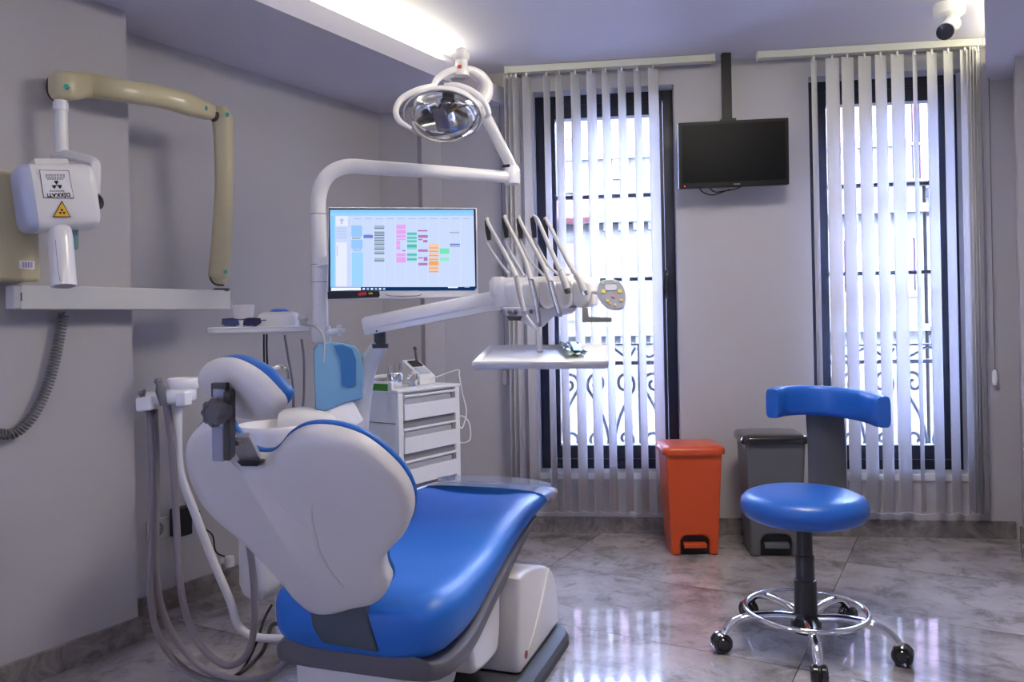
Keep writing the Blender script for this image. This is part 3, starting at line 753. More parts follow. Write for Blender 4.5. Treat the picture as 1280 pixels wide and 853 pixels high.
for z_, r_ in ((0, .022), (.004, .0255), (.018, .0255), (.023, .022), (.024, .016), (.021, .015)):
    rg.append([MK @ V(((r_ + (.0022 * math.cos(8 * 2 * math.pi * k / seg) if r_ > .02 else 0)) * math.cos(2 * math.pi * k / seg), (r_ + (.0022 * math.cos(8 * 2 * math.pi * k / seg) if r_ > .02 else 0)) * math.sin(2 * math.pi * k / seg), z_)) for k in range(seg)])
loft(bm, rg); cyl(bm, kc - kd * .03, kc - kd * .01, .017, .02); obj('bracket_knob', bm, mat('knob_grey', (.12, .12, .135), .45), chair)
bm = nb(); q = [P(283, 549, 1.60), P(312, 547, 1.61), P(327, 577, 1.64), P(300, 577, 1.63)]
nq = (q[1] - q[0]).cross(q[3] - q[0]).normalized()
if nq.y > 0: nq = -nq
loft(bm, [[p for p in q], [p - nq * .02 for p in q]]); obj('bracket_plate', bm, mat('plate_grey', (.36, .35, .37), .35, .4), chair, bevel=.003)
bm = nb(); q2 = [P(291, 551, 1.598), P(302, 551, 1.60), P(304, 556, 1.602), P(293, 556, 1.60)]; loft(bm, [[p + nq * .004 for p in q2], [p - nq * .002 for p in q2]]); cyl(bm, P(286, 545, 1.59), P(296, 544, 1.60), .007); obj('bracket_lever', bm, M_steel, chair)
bm = nb(); q = [P(296, 577, 1.615), P(328, 577, 1.63), P(322, 583, 1.63), P(302, 583, 1.62)]; loft(bm, [q, [p + V((0, .04, 0)) for p in q]]); obj('bracket_slot', bm, M_black, chair)

# lower frame, lift column, base cover, base plate
def side_prism(bm, prof, t0, t1, taper=None):    # prof in (s,z)
    loft(bm, [[C(s, t, z) for s, z in prof] for t in (t0, t1)])
bm = nb(); side_prism(bm, [(.015, .27), (.02, .20), (.06, .10), (.33, .10), (.47, .25), (.66, .345), (.66, .37), (.4, .31), (.2, .27)], -.17, .13); obj('under_frame', bm, M_white, chair, bevel=.012, seg=3)
bm = nb(); side_prism(bm, smooth2([(.30, .27), (.31, .16), (.34, .13), (.46, .12), (.515, .14), (.535, .25), (.53, .34), (.42, .31)], 3), -.16, .195); obj('lift_column', bm, M_white, chair, bevel=.02, seg=4)
bcv = smooth2([(.56, .30), (.553, .20), (.55, .065), (.56, .045), (.60, .04), (.80, .04), (.955, .045), (.975, .06), (.97, .14), (.945, .21), (.88, .265), (.78, .30), (.66, .325), (.57, .33)], 3)
bm = nb(); rings = []
for t, ins in ((-.242, .010), (-.25, .003), (-.25, .0), (.0, 0), (.225, 0), (.236, .0015), (.243, .005), (.247, .011)):
    rings.append([C(s, t, z) for s, z in offset_outline(bcv, ins)])
loft(bm, rings); obj('base_cover', bm, M_shell, chair, angle=50)
bm = nb(); pts = [C(s, .2485, z) for s, z in ((.60, .075), (.68, .12), (.77, .19), (.835, .25), (.86, .27))]; tube(bm, pts, [.001, .004, .004, .002], 6); obj('cover_crease', bm, M_shell, chair)
mk = C(.60, .249, .085); bm = nb(); lathe(bm, [(.012, -.001), (.012, .0015), (.009, .002)], zaxis(mk, Wv), 20); lathe(bm, [(.008, .0018), (.008, .0026)], zaxis(mk, Wv), 20, mi=1); obj('emblem', bm, [M_mid, M_red], chair)
bm = nb(); o = rrect(.60, .98, .12, 8, 0, .52)
puff(bm, o, MC, [(0, 0), (0, .022), (.01, .036), (.02, .040)]); obj('base_plate', bm, M_plate, chair, angle=30)

# ------------------------------------------------------------------ cuspidor unit with main pole
UC = V((-.70, 2.78, 0))
unit = thing('cuspidor_unit', V((UC.x, UC.y, 0)), 'white dental unit with spittoon bowl, tall pole and lamp arm behind the chair', 'dental unit')
MU = frame(V((0, 0, 0)), V((1, 0, 0)), V((0, 1, 0)), Z)
bm = nb()
MUb = frame(V((-.69, 2.80, 0)), Wv, U, Z)
puff(bm, rrect(.34, .30, .08, 8), MUb, [(.06, .20), (.04, .215), (.015, .25), (0, .30), (0, .60), (.01, .70), (.03, .74)]); obj('body', bm, M_white, unit, angle=60)
bm = nb(); box(bm, (-.12, -.10, 0), (.12, .12, .22), MUb); obj('plinth', bm, M_white2, unit, bevel=.01)
# service column part that shows below the shell
bm = nb(); puff(bm, rrect(.10, .12, .03, 5), frame(V((-.80, 2.50, 0)), Wv, U, Z), [(.03, .25), (.01, .27), (0, .30), (0, .60), (.02, .64)]); obj('side_housing', bm, M_white2, unit)
# bowl
bc = P(345, 535, 2.52)
bm = nb(); prof = []
lathe(bm, [(.05, -.17), (.085, -.14), (.108, -.08), (.118, -.012), (.120, .008), (.116, .014), (.108, .008), (.09, -.03), (.05, -.055), (.01, -.06)], Matrix.Translation(bc), 40, cap=False); bowl = obj('spittoon_bowl', bm, M_white, unit, angle=60)
bm = nb(); tube(bm, [P(352, 528, 2.62), P(380, 528, 2.62), P(410, 535, 2.62), P(432, 560, 2.62)], [.040, .052, .054, .04], 24, squash=1.2); obj('bowl_housing', bm, M_white, unit, angle=60)
bm = nb(); tube(bm, [P(340, 515, 2.6), P(337, 466, 2.6), P(343, 460, 2.6), P(352, 458, 2.6), P(358, 463, 2.6), P(360, 474, 2.6)], .0055, 8); obj('water_spout', bm, M_chrome, unit)
# pole
PD = 2.75; pxc = 399
p0 = P(407, 545, PD); pole_top = P(398, 268, PD)
bm = nb(); px_ = pole_top.x
tube(bm, [V((px_, PD, .70)), V((px_, PD, 1.20)), V((px_, PD, 1.45))], .0265, 24, sm=False); pole = obj('pole', bm, M_white, unit)
bm = nb(); 
for py in (268, 331, 353):
    q = P(398, py, PD); lathe(bm, [(.0267, -.0012), (.0275, 0), (.0267, .0012)], Matrix.Translation(V((px_, PD, q.z))), 24)
obj('pole_joint', bm, M_seam, unit)
A1 = P(640, 222, 2.98)
def AP(px, py, f): return P(px, py, PD + (2.98 - PD) * f)
bm = nb(); tube(bm, [V((px_, PD, 1.45)), P(398, 250, PD), P(404, 228, PD), P(417, 214, PD + .01), P(438, 208, PD + .03), P(470, 210, PD + .06), P(560, 216, PD + .15), A1], [.0262, .0262, .0262, .0262, .0262, .0255, .024, .022], 24); obj('lamp_arm', bm, M_white, unit, angle=60)
bm = nb(); lathe(bm, [(.027, -.025), (.030, -.02), (.030, .02), (.026, .035), (.02, .045)], Matrix.Translation(A1), 24); obj('arm_joint', bm, M_white, unit)
# clamp on pole with knobs
qz = P(400, 418, PD).z
bm = nb(); lathe(bm, [(.034, -.028), (.036, -.02), (.036, .02), (.034, .028)], Matrix.Translation(V((px_, PD, qz))), 24); cyl(bm, V((px_, PD - .01, qz)), P(424, 414, PD - .02), .012); obj('pole_clamp', bm, M_white, unit)
bm = nb(); kk = P(424, 413, PD - .02); 
for a in range(4):
    d_ = V((.35 * math.cos(a * math.pi / 2), -.2 * math.cos(a * math.pi / 2), math.sin(a * math.pi / 2))).normalized(); cyl(bm, kk, kk + d_ * .02, .010, .008, 10)
obj('clamp_knob', bm, M_white, unit)

# assistant tray on the left of the pole
tz = P(320, 412, 2.72)
root = thing('assistant_tray', tz, 'small white tray shelf fixed to the pole above the headrest', 'tray')
ML_, MR_ = P(259, 411, 2.66), P(388, 414, 2.72)
exx = (MR_ - ML_); exx.z = 0; wl = exx.length; exx.normalize(); eyy = V((-exx.y, exx.x, 0))
MTR = frame(V(((ML_.x + MR_.x) / 2, (ML_.y + MR_.y) / 2, P(320, 417, 2.68).z)), exx, eyy, Z)
bm = nb(); puff(bm, rrect(wl, .24, .03, 5, 0, .10), MTR, [(.012, 0), (0, .006), (0, .016), (-.003, .020), (.004, .023), (.008, .018), (.02, .0165)]); obj('shelf', bm, M_white2, root, angle=60)
bm = nb(); tube(bm, [MTR @ V((wl / 2 - .03, .1, .008)), MTR @ V((wl / 2 + .03, .11, .006)), V((px_ - .02, PD, qz))], .012, 10, sm=False); obj('bracket', bm, M_white, root)
TZ = (MTR @ V((0, 0, .0168))).z
def ontray(px, dy): 
    x = (px - 640) / 1000
    p = P(px, 410, 2.68 + dy); return V((p.x, p.y, TZ))
cp = ontray(305, .09); root = thing('paper_cup', cp, 'white paper cup standing on the tray shelf behind the glasses', 'cup')
bm = nb(); lathe(bm, [(.026, 0), (.037, .078), (.0385, .080), (.0365, .082), (.034, .078), (.024, .003)], Matrix.Translation(cp), 32, cap=True); obj('cup_body', bm, M_paper, root)
gp = ontray(304, .0); root = thing('safety_glasses', gp, 'clear protective glasses with dark purple tint lying on the tray shelf', 'glasses')
bm = nb()
for s in (-1, 1):
    o = [(s * .006, .012), (s * .02, .008), (s * .055, .010), (s * .066, .018), (s * .064, .030), (s * .03, .034), (s * .008, .028)]
    if s < 0: o = o[::-1]
    loft(bm, [[gp + V((x, -.02 + (.25 * x * x * 10) * .3 + y, z)) for x, z in o] for y in (0, .003)])
obj('lens', bm, M_navy, root)
bm = nb(); tube(bm, [gp + V((-.064, -.016, .032)), gp + V((-.03, -.02, .034)), gp + V((0, -.021, .030)), gp + V((.03, -.02, .034)), gp + V((.064, -.016, .032))], .0022, 6); obj('frame', bm, M_navy, root)
bm = nb()
for s in (-1, 1): tube(bm, [gp + V((s * .065, -.012, .026)), gp + V((s * .068, .03, .026)), gp + V((s * .03, .07, .012)), gp + V((s * .01, .05, .004))], .0022, 6)
obj('temple', bm, M_navy, root)
bp_ = ontray(350, .08); root = thing('sterile_box', bp_, 'white box with round blue cap on the tray shelf', 'box')
bm = nb(); puff(bm, rrect(.135, .11, .02, 5), Matrix.Translation(bp_), [(0, 0), (0, .035), (.006, .045), (.016, .052), (.03, .056)]); obj('box_body', bm, M_white2, root, angle=60)
bm = nb(); lathe(bm, [(.030, .0), (.030, .006), (.020, .011), (.001, .012)], Matrix.Translation(bp_ + V((.0, 0, .055))), 28); obj('cap', bm, M_bluecap, root)
vp_ = ontray(379, .04); root = thing('cable_valve', vp_, 'small white fitting with a thin tube beside the pole', 'valve')
bm = nb(); lathe(bm, [(.012, 0), (.014, .01), (.012, .02), (.018, .03), (.014, .045), (.006, .05)], Matrix.Translation(vp_ + V((0, 0, 0))), 16); obj('fitting', bm, M_rail, root)
bm = nb(); tube(bm, [vp_ + V((.0, -.01, .01)), P(393, 408, 2.60), P(402, 416, 2.60), P(406, 432, 2.60), P(404, 460, 2.60), P(401, 490, 2.60), P(402, 515, 2.60)], .0045, 8); obj('thin_tube', bm, M_hosel, root)

# tissue dispenser on the pole
ddc = P(425, 470, 2.62)
root = thing('tissue_dispenser', ddc, 'translucent blue paper tissue dispenser hanging on the pole with a white tissue', 'dispenser')
DNn = V((.25, -1, 0)).normalized(); 
def dp(px, py): return onplane(px, py, ddc, DNn)
outl = [(392, 437), (397, 430), (412, 428), (430, 429), (444, 433), (451, 442), (454, 462), (454, 498), (430, 504), (406, 515), (394, 512), (393, 480)]
q = [dp(*p) for p in outl]
bm = nb(); cq = sum(q, V()) / len(q)
loft(bm, [[cq + (p - cq) * .97 + DNn * .012 for p in q], [p + DNn * .004 for p in q], [p - DNn * .085 for p in q], [cq + (p - cq) * .97 - DNn * .09 for p in q]]); obj('casing', bm, M_bluebox, root, bevel=.0)
bm = nb(); q2 = [dp(*p) for p in ((417, 432), (428, 431), (440, 436), (445, 450), (445, 481), (436, 484), (427, 481), (425, 450))]
loft(bm, [[p + DNn * .016 for p in q2], [p + DNn * .009 for p in q2]]); obj('front_recess', bm, clearmat('deep_blue_plastic', (.2, .42, .75), .05, .1, .5, (.10, .36, .75)), root)
bm = nb(); q3 = [dp(*p) for p in ((398, 484), (450, 481), (451, 494), (430, 500), (408, 508), (398, 508))]
loft(bm, [[p - DNn * .005 for p in q3], [p - DNn * .075 for p in q3]]); obj('tissue_stack', bm, mat('tissue_stack_paper', (.55, .75, .9), .8), root)
bm = nb(); T4 = [[dp(406, 513), dp(414, 508), dp(428, 503), dp(440, 498)], [dp(409, 523) + DNn * .02, dp(420, 520) + DNn * .025, dp(432, 514) + DNn * .02, dp(446, 510) + DNn * .01], [dp(413, 534) + DNn * .03, dp(424, 532) + DNn * .04, dp(438, 528) + DNn * .03, dp(452, 522) + DNn * .02], [dp(419, 541) + DNn * .03, dp(430, 537) + DNn * .035, dp(443, 532) + DNn * .03, dp(456, 525) + DNn * .02]]
gv = [[bm.verts.new(p) for p in r] for r in T4]
for a_, b_ in zip(gv, gv[1:]):
    for k in range(3): bm.faces.new((a_[k], a_[k + 1], b_[k + 1], b_[k]))
ti = obj('tissue', bm, M_paper, root, angle=80); so = ti.modifiers.new('s', 'SUBSURF'); so.levels = so.render_levels = 2; so = ti.modifiers.new('thick', 'SOLIDIFY'); so.thickness = .001

# ------------------------------------------------------------------ operating lamp
LD = 2.72
lamp = thing('operating_lamp', P(552, 140, LD), 'white dental operating lamp with mirrored reflector above the monitor', 'lamp')
a_, b_ = P(638, 206, 2.98), P(598, 128, 2.86)
bm = nb(); M = zaxis(a_, b_ - a_)
z = (b_ - a_).normalized(); x = V((1, 0, 0)); x = (x - z * x.dot(z)).normalized(); y = z.cross(x); Lb = (b_ - a_).length
loft(bm, [[frame(a_, x, y, z) @ V((u * s, v * s, h)) for u, v in sup(.019, .024, 4, 20)] for h, s in ((-.02, .8), (-.01, 1), (Lb * .5, 1.05), (Lb + .02, 1.0))]); obj('support_arm', bm, M_white, lamp, angle=50)
bm = nb(); bar(bm, P(628, 208, 2.93), P(637, 207, 2.94), .004, .01); obj('arm_slot', bm, M_black, lamp)
# yoke ring
rc = P(580, 112, 2.84)
bm = nb(); pts = [P(x, y, d) for x, y, d in ((540, 112, 2.76), (548, 98, 2.78), (564, 89, 2.80), (584, 87, 2.83), (600, 95, 2.86), (608, 108, 2.87), (606, 122, 2.86), (597, 131, 2.84), (586, 129, 2.80))]
tube(bm, pts, [.010, .012, .013, .014, .020, .024, .024, .018, .012], 14); obj('yoke', bm, M_white, lamp, angle=60)
bm = nb(); kk = P(577, 92, 2.82); lathe(bm, [(.026, -.01), (.026, .02), (.022, .03), (.022, .045), (.028, .052), (.031, .065), (.026, .08), (.012, .088), (.001, .09)], Matrix.Translation(kk), 24); obj('pivot_cap', bm, M_white, lamp)
bm = nb(); box(bm, (-.012, -.0275, .010), (.002, -.025, .022), Matrix.Translation(kk)); obj('red_label', bm, M_red, lamp)
bm = nb(); loft(bm, [[P(x, y, d) for x, y in ((563, 98), (588, 96), (598, 104), (594, 120), (585, 122), (570, 112))] for d in (2.84, 2.86)]); obj('yoke_plate', bm, mat('smoked_grey', (.25, .22, .26), .4), lamp)
# head: local z = the way it shines (down, towards the camera and the chair)
hn = V((-.12, -.62, -.62)).normalized(); hc = P(554, 143, LD)
hx = V((1, 0, 0)); hx = (hx - hn * hx.dot(hn)); hx = (hx.normalized() + V((0, 0, .16))).normalized(); hx = (hx - hn * hx.dot(hn)).normalized(); hy = hn.cross(hx)
ML2 = frame(hc, hx, hy, hn)
RX = .128
dish = [(.012, -.075), (.04, -.068), (.07, -.052), (.095, -.030), (.112, -.004), (.118, .010)]
bm = nb(); lathe(bm, [(r, z_) for r, z_ in dish], ML2, 48, cap=False, sx=1.08, sy=.80); rf = obj('reflector', bm, M_mirror, lamp, angle=60)
so = rf.modifiers.new('thick', 'SOLIDIFY'); so.thickness = .002; so.offset = 0
bm = nb(); lathe(bm, [(.02, -.092), (.06, -.082), (.095, -.058), (.118, -.024), (.127, .006), (.125, .010), (.121, .006), (.112, -.020), (.09, -.048), (.05, -.074), (.02, -.082)], ML2, 48, cap=False, sx=1.08, sy=.80); obj('head_shell', bm, M_white, lamp, angle=60)
bm = nb(); lathe(bm, [(.121, .012), (.112, .034), (.09, .056), (.055, .070), (.02, .075), (.001, .0755)], ML2, 48, cap=False, sx=1.08, sy=.80); gl_ = obj('lens_cover', bm, M_lens, lamp, angle=60)
bm = nb(); tube(bm, [ML2 @ V((.124 * 1.08 * math.cos(k * math.pi / 24), .124 * .80 * math.sin(k * math.pi / 24), .012)) for k in range(48)], .004, 8, sm=False, closed=True); obj('lens_rim', bm, M_white, lamp)
bm = nb(); cyl(bm, ML2 @ V((0, 0, -.07)), ML2 @ V((0, 0, .03)), .016, .013, 16); box(bm, (-.026, -.05, .02), (.022, .035, .034), ML2); obj('bulb_shield', bm, mat('bulb_shield_mauve', (.17, .14, .16), .35), lamp, bevel=.006)
bm = nb(); tube(bm, [ML2 @ V((-.018, -.02, -.02)), ML2 @ V((.0, .0, .012)), ML2 @ V((.05, .03, .02)), ML2 @ V((.09, .03, .0))], .004, 8); obj('bulb_wire', bm, mat('copper_brown', (.35, .22, .10), .3, .5), lamp)
bm = nb(); tube(bm, [P(543, 107, 2.72), P(522, 113, 2.68), P(502, 124, 2.66), P(495, 138, 2.64), P(499, 151, 2.63), P(514, 161, 2.64)], [.009, .011, .0105, .010, .010, .007], 12); obj('handle', bm, M_white, lamp)
bm = nb(); tube(bm, [P(556, 106, 2.70), P(572, 107, 2.68), P(590, 114, 2.68), P(604, 126, 2.68), P(611, 141, 2.68), P(607, 148, 2.69)], [.007, .010, .0105, .010, .009, .006], 12); obj('handle', bm, M_white, lamp)

# ------------------------------------------------------------------ monitor
MD = 2.64
mon_c = P(503.5, 317, MD)
mon = thing('monitor', mon_c, 'white computer monitor on the pole showing a coloured appointment calendar', 'monitor')
MNn = V((.07, -1, .0)).normalized()
def mq(px, py, off=0): return onplane(px, py, mon_c + MNn * off, MNn)
MX = (mq(598, 315) - mq(409, 316)).normalized(); MX = (MX - MNn * MX.dot(MNn)).normalized(); MY = MNn.cross(MX)
if MY.z < 0: MY = -MY
def m2(px, py):
    p = mq(px, py); r = p - mon_c; return r.dot(MX), r.dot(MY)
MM = frame(mon_c, MX, MY, MNn)
fr = [m2(*p) for p in ((410, 259), (596, 260), (598, 371), (409, 375))]
bm = nb(); prism(bm, fr, MM, -.03, .0); prism(bm, [(x * .6, y * .6) for x, y in fr], MM, -.055, -.03); obj('casing', bm, M_white2, mon, bevel=.003)
bz = [m2(*p) for p in ((411.3, 260.5), (594.5, 261.2), (595.8, 361), (410.6, 365))]
bm = nb(); prism(bm, bz, MM, .0, .0012); obj('bezel', bm, M_navy, mon, smooth=False)
bm = nb(); prism(bm, [m2(*p) for p in ((409.5, 365), (474, 364), (475, 370), (473, 372), (410, 374))], MM, .0004, .0015); 
prism(bm, [m2(*p) for p in ((448, 366), (458, 365), (458, 369), (448, 370))], MM, .0016, .002, 1); prism(bm, [m2(*p) for p in ((461, 366), (466, 366), (466, 368), (461, 368))], MM, .0016, .002, 2)
obj('sticker', bm, [M_black, M_red, M_yellow], mon, smooth=False)
# the picture on the screen, as coloured fields
cols = {'bg': (.62, .72, .98), 'blue': (.38, .68, .98), 'top': (.30, .62, .95), 'pale': (.80, .84, 1), 'bar': (.01, .05, .16), 'sky': (.36, .60, .96), 'slate': (.20, .27, .36), 'slate2': (.42, .52, .62), 'violet': (.22, .26, .62),
        'pink': (.80, .42, .85), 'teal': (.12, .52, .50), 'teal2': (.30, .70, .68), 'mauve': (.50, .25, .50), 'orange': (.85, .45, .16), 'orange2': (.90, .62, .48), 'mint': (.22, .80, .50), 'mint2': (.35, .82, .62), 'line': (.48, .55, .78), 'white': (.88, .92, 1)}
names = list(cols); smats = [emat('screen_' + n, tuple(c ** 1.15 for c in cols[n]), .60) for n in names]
bm = nb()
def zr_(x0, y0, x1, y1, c, lay):
    f = lambda X, Yy: m2(400 + X / 6.095, 250 + Yy / 6.095)
    q = [f(x0, y0), f(x1, y0), f(x1, y1), f(x0, y1)]
    fa = bm.faces.new([bm.verts.new(MM @ V((x, y, .0012 + .00012 * lay))) for x, y in q]); fa.material_index = names.index(c)
zr_(77, 76, 1172, 76, 'bg', 1) if False else None
q = [m2(400 + X / 6.095, 250 + Y_ / 6.095) for X, Y_ in ((77, 76), (1170, 76), (1183, 660), (82, 695))]
fa = bm.faces.new([bm.verts.new(MM @ V((x, y, .0013))) for x, y in q]); fa.material_index = 0
zr_(78, 76, 1171, 100, 'top', 1); zr_(78, 100, 1171, 122, 'blue', 1); zr_(80, 122, 108, 670, 'top', 1); zr_(108, 122, 118, 668, 'blue', 1)
zr_(82, 664, 1182, 690, 'bar', 2); zr_(86, 668, 312, 690, 'white', 3)
for i in range(6): zr_(325 + i * 31, 672, 343 + i * 31, 686, 'blue' if i % 2 else 'white', 3)
zr_(975, 662, 1050, 672, 'white', 3); zr_(1100, 660, 1140, 668, 'line', 3)
zr_(120, 125, 212, 200, 'pale', 2); zr_(150, 150, 185, 160, 'line', 3); zr_(160, 140, 172, 185, 'line', 3); zr_(122, 325, 205, 660, 'pale', 2)
for i in range(7):
    zr_(125, 212 + i * 13, 205, 216 + i * 13, 'line', 2); zr_(128, 350 + i * 12, 134, 356 + i * 12, 'violet', 3)
for y in range(160, 640, 22): zr_(222, y, 236, y + 3, 'line', 2)
zr_(240, 195, 322, 280, 'sky', 2); zr_(240, 305, 325, 375, 'sky', 2); zr_(242, 400, 328, 660, 'blue', 2); zr_(245, 284, 310, 300, 'slate2', 2); zr_(250, 380, 318, 392, 'line', 2)
for i, x in enumerate(range(258, 1120, 83)): zr_(x, 141, x + 55, 147, 'line', 2); zr_(x - 18, 160, x - 16, 650, 'pale', 1)
for x in (130, 195, 260, 325, 925, 1000, 1060, 1120): zr_(x, 104, x + 38, 109, 'line', 2)
zr_(332, 268, 404, 292, 'violet', 2); zr_(340, 262, 395, 268, 'sky', 3)
for y0, y1 in ((195, 222), (240, 256), (258, 275), (282, 296), (300, 315), (320, 345), (352, 382), (392, 415), (444, 470)):
    zr_(414, y0, 491, y1, 'slate2', 2); zr_(414, y1 - 8, 491, y1, 'slate', 3)
for y0, y1 in ((190, 222), (228, 262), (268, 290), (296, 306), (310, 345), (350, 380), (408, 430), (436, 478)):
    zr_(582, y0, 655 if y0 not in (310, 350) else 612, y1, 'pink', 2)
zr_(628, 383, 652, 392, 'mauve', 2)
for y0, y1 in ((246, 272), (278, 300), (304, 326), (335, 378), (405, 432), (440, 466)):
    zr_(664, y0, 738, y1, 'teal2', 2); zr_(664, y0 + 8, 738, (y0 + y1) / 2 + 6, 'teal', 3)
for x0, y0, x1, y1 in ((745, 230, 820, 241), (748, 268, 822, 290), (748, 298, 780, 308), (786, 306, 820, 325), (748, 378, 822, 396), (748, 438, 784, 448), (790, 436, 820, 466), (750, 480, 820, 500)): zr_(x0, y0, x1, y1, 'mauve', 2)
for y0, y1 in ((334, 372), (378, 398), (404, 430), (438, 460), (466, 500), (506, 526), (530, 552)): zr_(829, y0, 904, y1, 'orange2', 2); zr_(829, y1 - 10, 904, y1, 'orange', 3)
zr_(829, 468, 904, 496, 'orange', 3)
zr_(912, 370, 985, 412, 'mint', 2); zr_(912, 440, 985, 466, 'mint2', 2)
zr_(988, 244, 1062, 255, 'slate2', 2); zr_(990, 334, 1066, 346, 'violet', 2); zr_(990, 350, 1066, 360, 'slate2', 2)
obj('display', bm, smats, mon, smooth=False)
bm = nb(); tube(bm, [mq(482, 368, .002), mq(490, 370, .002), mq(520, 370, .002), mq(527, 368, .002)], .0012, 6); obj('chin_groove', bm, M_mid, mon)
bm = nb(); bar(bm, MM @ V((-.1, 0, -.045)), V((px_, PD, 1.30)), .05, .03); obj('mount', bm, M_white, mon)

# ------------------------------------------------------------------ instrument console on its arm
con = thing('instrument_console', P(680, 370, 2.55), 'white dental instrument console on a jointed arm, right of the monitor', 'instrument console')
# post that carries it
bm = nb(); tube(bm, [V((P(446, 660, 2.72).x, 2.72, .35)), P(446, 600, 2.72), P(448, 540, 2.72), P(453, 490, 2.72), P(461, 455, 2.71), P(472, 437, 2.70), P(478, 428, 2.70)], [.034, .034, .034, .033, .032, .030, .026], 24); obj('support_post', bm, M_white, con, angle=60)
bm = nb(); q = P(475, 424, 2.69); lathe(bm, [(.020, -.025), (.020, .03)], Matrix.Translation(q), 16); lathe(bm, [(.028, -.03), (.028, -.016)], Matrix.Translation(q), 20); obj('arm_pivot', bm, M_dark, con)
a_, b_ = P(459, 408, 2.68), P(611, 378, 2.60)
z = (b_ - a_).normalized(); y = V((0, 0, 1)); y = (y - z * y.dot(z)).normalized(); x = y.cross(z); MA = frame(a_, x, y, z); La = (b_ - a_).length
prof = [(-.03, .012), (-.022, .028), (.0, .034), (.022, .028), (.03, .012), (.03, -.008), (.027, -.012), (.027, -.030), (-.027, -.030), (-.027, -.012), (-.03, -.008)]
bm = nb(); loft(bm, [[MA @ V((u * s, v * s, h)) for u, v in prof] for h, s in ((-.008, .9), (0, 1), (La + .03, 1.0))]); obj('arm', bm, M_white, con, angle=30, bevel=.002)
bm = nb(); lathe(bm, [(.003, 0), (.003, .004)], zaxis(P(471, 414, 2.645), (0, -1, 0)), 10); obj('arm_screw', bm, M_black, con)
# body
K = 2.52
ca, cb_ = P(616, 366, K + .03), P(744, 370, K - .03)
kx = cb_ - ca; kx.z = 0; kw = kx.length; kx.normalize(); ky = V((-kx.y, kx.x, 0)); MKc = frame(V((ca.x, ca.y, P(680, 384, K).z)), kx, ky, Z)
def kz(py): return P(680, py, K).z - P(680, 384, K).z
bm = nb(); puff(bm, rrect(kw, .15, .03, 5, kw / 2, .075), MKc, [(.012, -.002), (.0, .006), (0, kz(356)), (.012, kz(348)), (.03, kz(345))]); obj('body', bm, M_white, con, angle=50)
for i in range(5):         # scalloped holders at the front
    cx_ = .04 + (kw - .06) * (i + .5) / 5 + .006
    bm = nb(); o = smooth2([(-.026, .075), (.026, .075), (.028, .03), (.02, .004), (0, -.006), (-.02, .004), (-.028, .03)], 4)
    Mf = frame(MKc @ V((cx_, -.004, 0)), kx, Z, -ky)
    puff(bm, o, Mf, [(0, -.01), (0, .016), (.005, .022), (.012, .024)]); obj('handpiece_holder', bm, M_white, con, angle=50)
bm = nb(); puff(bm, rrect(.055, .13, .02, 5, .012, .07), MKc, [(.008, kz(370)), (0, kz(366)), (0, kz(350)), (.01, kz(344))]); obj('end_block', bm, M_paper, con, angle=50)
# underside controls
bm = nb(); q = [(627, 384), (722, 384), (716, 392), (692, 396), (680, 408), (672, 413), (650, 402), (634, 397)]
lay = [[P(x, y, K - .02) for x, y in q], [P(x, y - 1, K + .12) for x, y in q]]; loft(bm, lay); obj('underside', bm, mat('pale_lilac_plastic', (.55, .55, .66), .4), con, bevel=.006)
bm = nb(); loft(bm, [[P(x, y, K - .035) for x, y in ((633, 395), (653, 395), (651, 401), (636, 401))], [P(x, y, K - .02) for x, y in ((633, 395), (653, 395), (651, 401), (636, 401))]]); obj('pressure_gauge', bm, M_dark, con, bevel=.002)
bm = nb()
for x in (628, 637, 645, 664): lathe(bm, [(.007, 0), (.007, .006), (.004, .008)], zaxis(P(x, 390, K - .02), (0, -1, 0)), 12)
obj('knob', bm, M_mid, con)
# keypad disc and its stem
kc_ = P(764.5, 368, 2.44); kn = V((-.05, -1, .35)).normalized(); kxx = V((1, 0, 0)); kxx = (kxx - kn * kxx.dot(kn)).normalized(); kyy = kn.cross(kxx); kyy = kyy if kyy.z > 0 else -kyy
MKp = frame(kc_, kxx, kyy, kn)
def kp(px, py): r = onplane(px, py, kc_, kn) - kc_; return r.dot(kxx), r.dot(kyy)
Z5 = lambda x, y: (580 + x / 5.333, 250 + y / 5.333)
ko = smooth2([kp(*Z5(*p)) for p in ((890, 580), (905, 545), (950, 530), (1010, 532), (1055, 560), (1080, 620), (1078, 690), (1050, 725), (1000, 730), (950, 712), (905, 665), (888, 625))], 3)
bm = nb(); puff(bm, ko, MKp, [(.003, -.014), (0, -.010), (0, -.002), (.002, .0)]); obj('keypad', bm, M_white2, con)
bm = nb(); puff(bm, offset_outline(ko, .003), MKp, [(0, -.001), (0, .001)])
for (x, y, r, mi) in ((925, 552, 11, 1), (1003, 548, 11, 1), (930, 612, 15, 2), (1038, 610, 15, 2), (958, 672, 12, 3), (1048, 670, 12, 3), (972, 690, 10, 3), (1008, 700, 10, 3), (995, 645, 11, 4)):
    u_, v_ = kp(*Z5(x, y)); lathe(bm, [(r / 5333 * 2.44, .001), (r / 5333 * 2.44, .003)], MKp @ Matrix.Translation(V((u_, v_, 0))), 12, mi=mi)
u_, v_ = kp(*Z5(978, 585)); puff(bm, rrect(.036, .019, .007, 4, u_, v_), MKp, [(0, .001), (0, .0025)], mi=5)
obj('keypad_face', bm, [M_grayp, mat('key_green', (.35, .6, .3), .5), mat('key_yellow', (.75, .62, .15), .5), mat('key_ochre', (.65, .5, .25), .5), mat('key_pink', (.7, .2, .25), .5), mat('key_display', (.6, .6, .62), .3)], con)
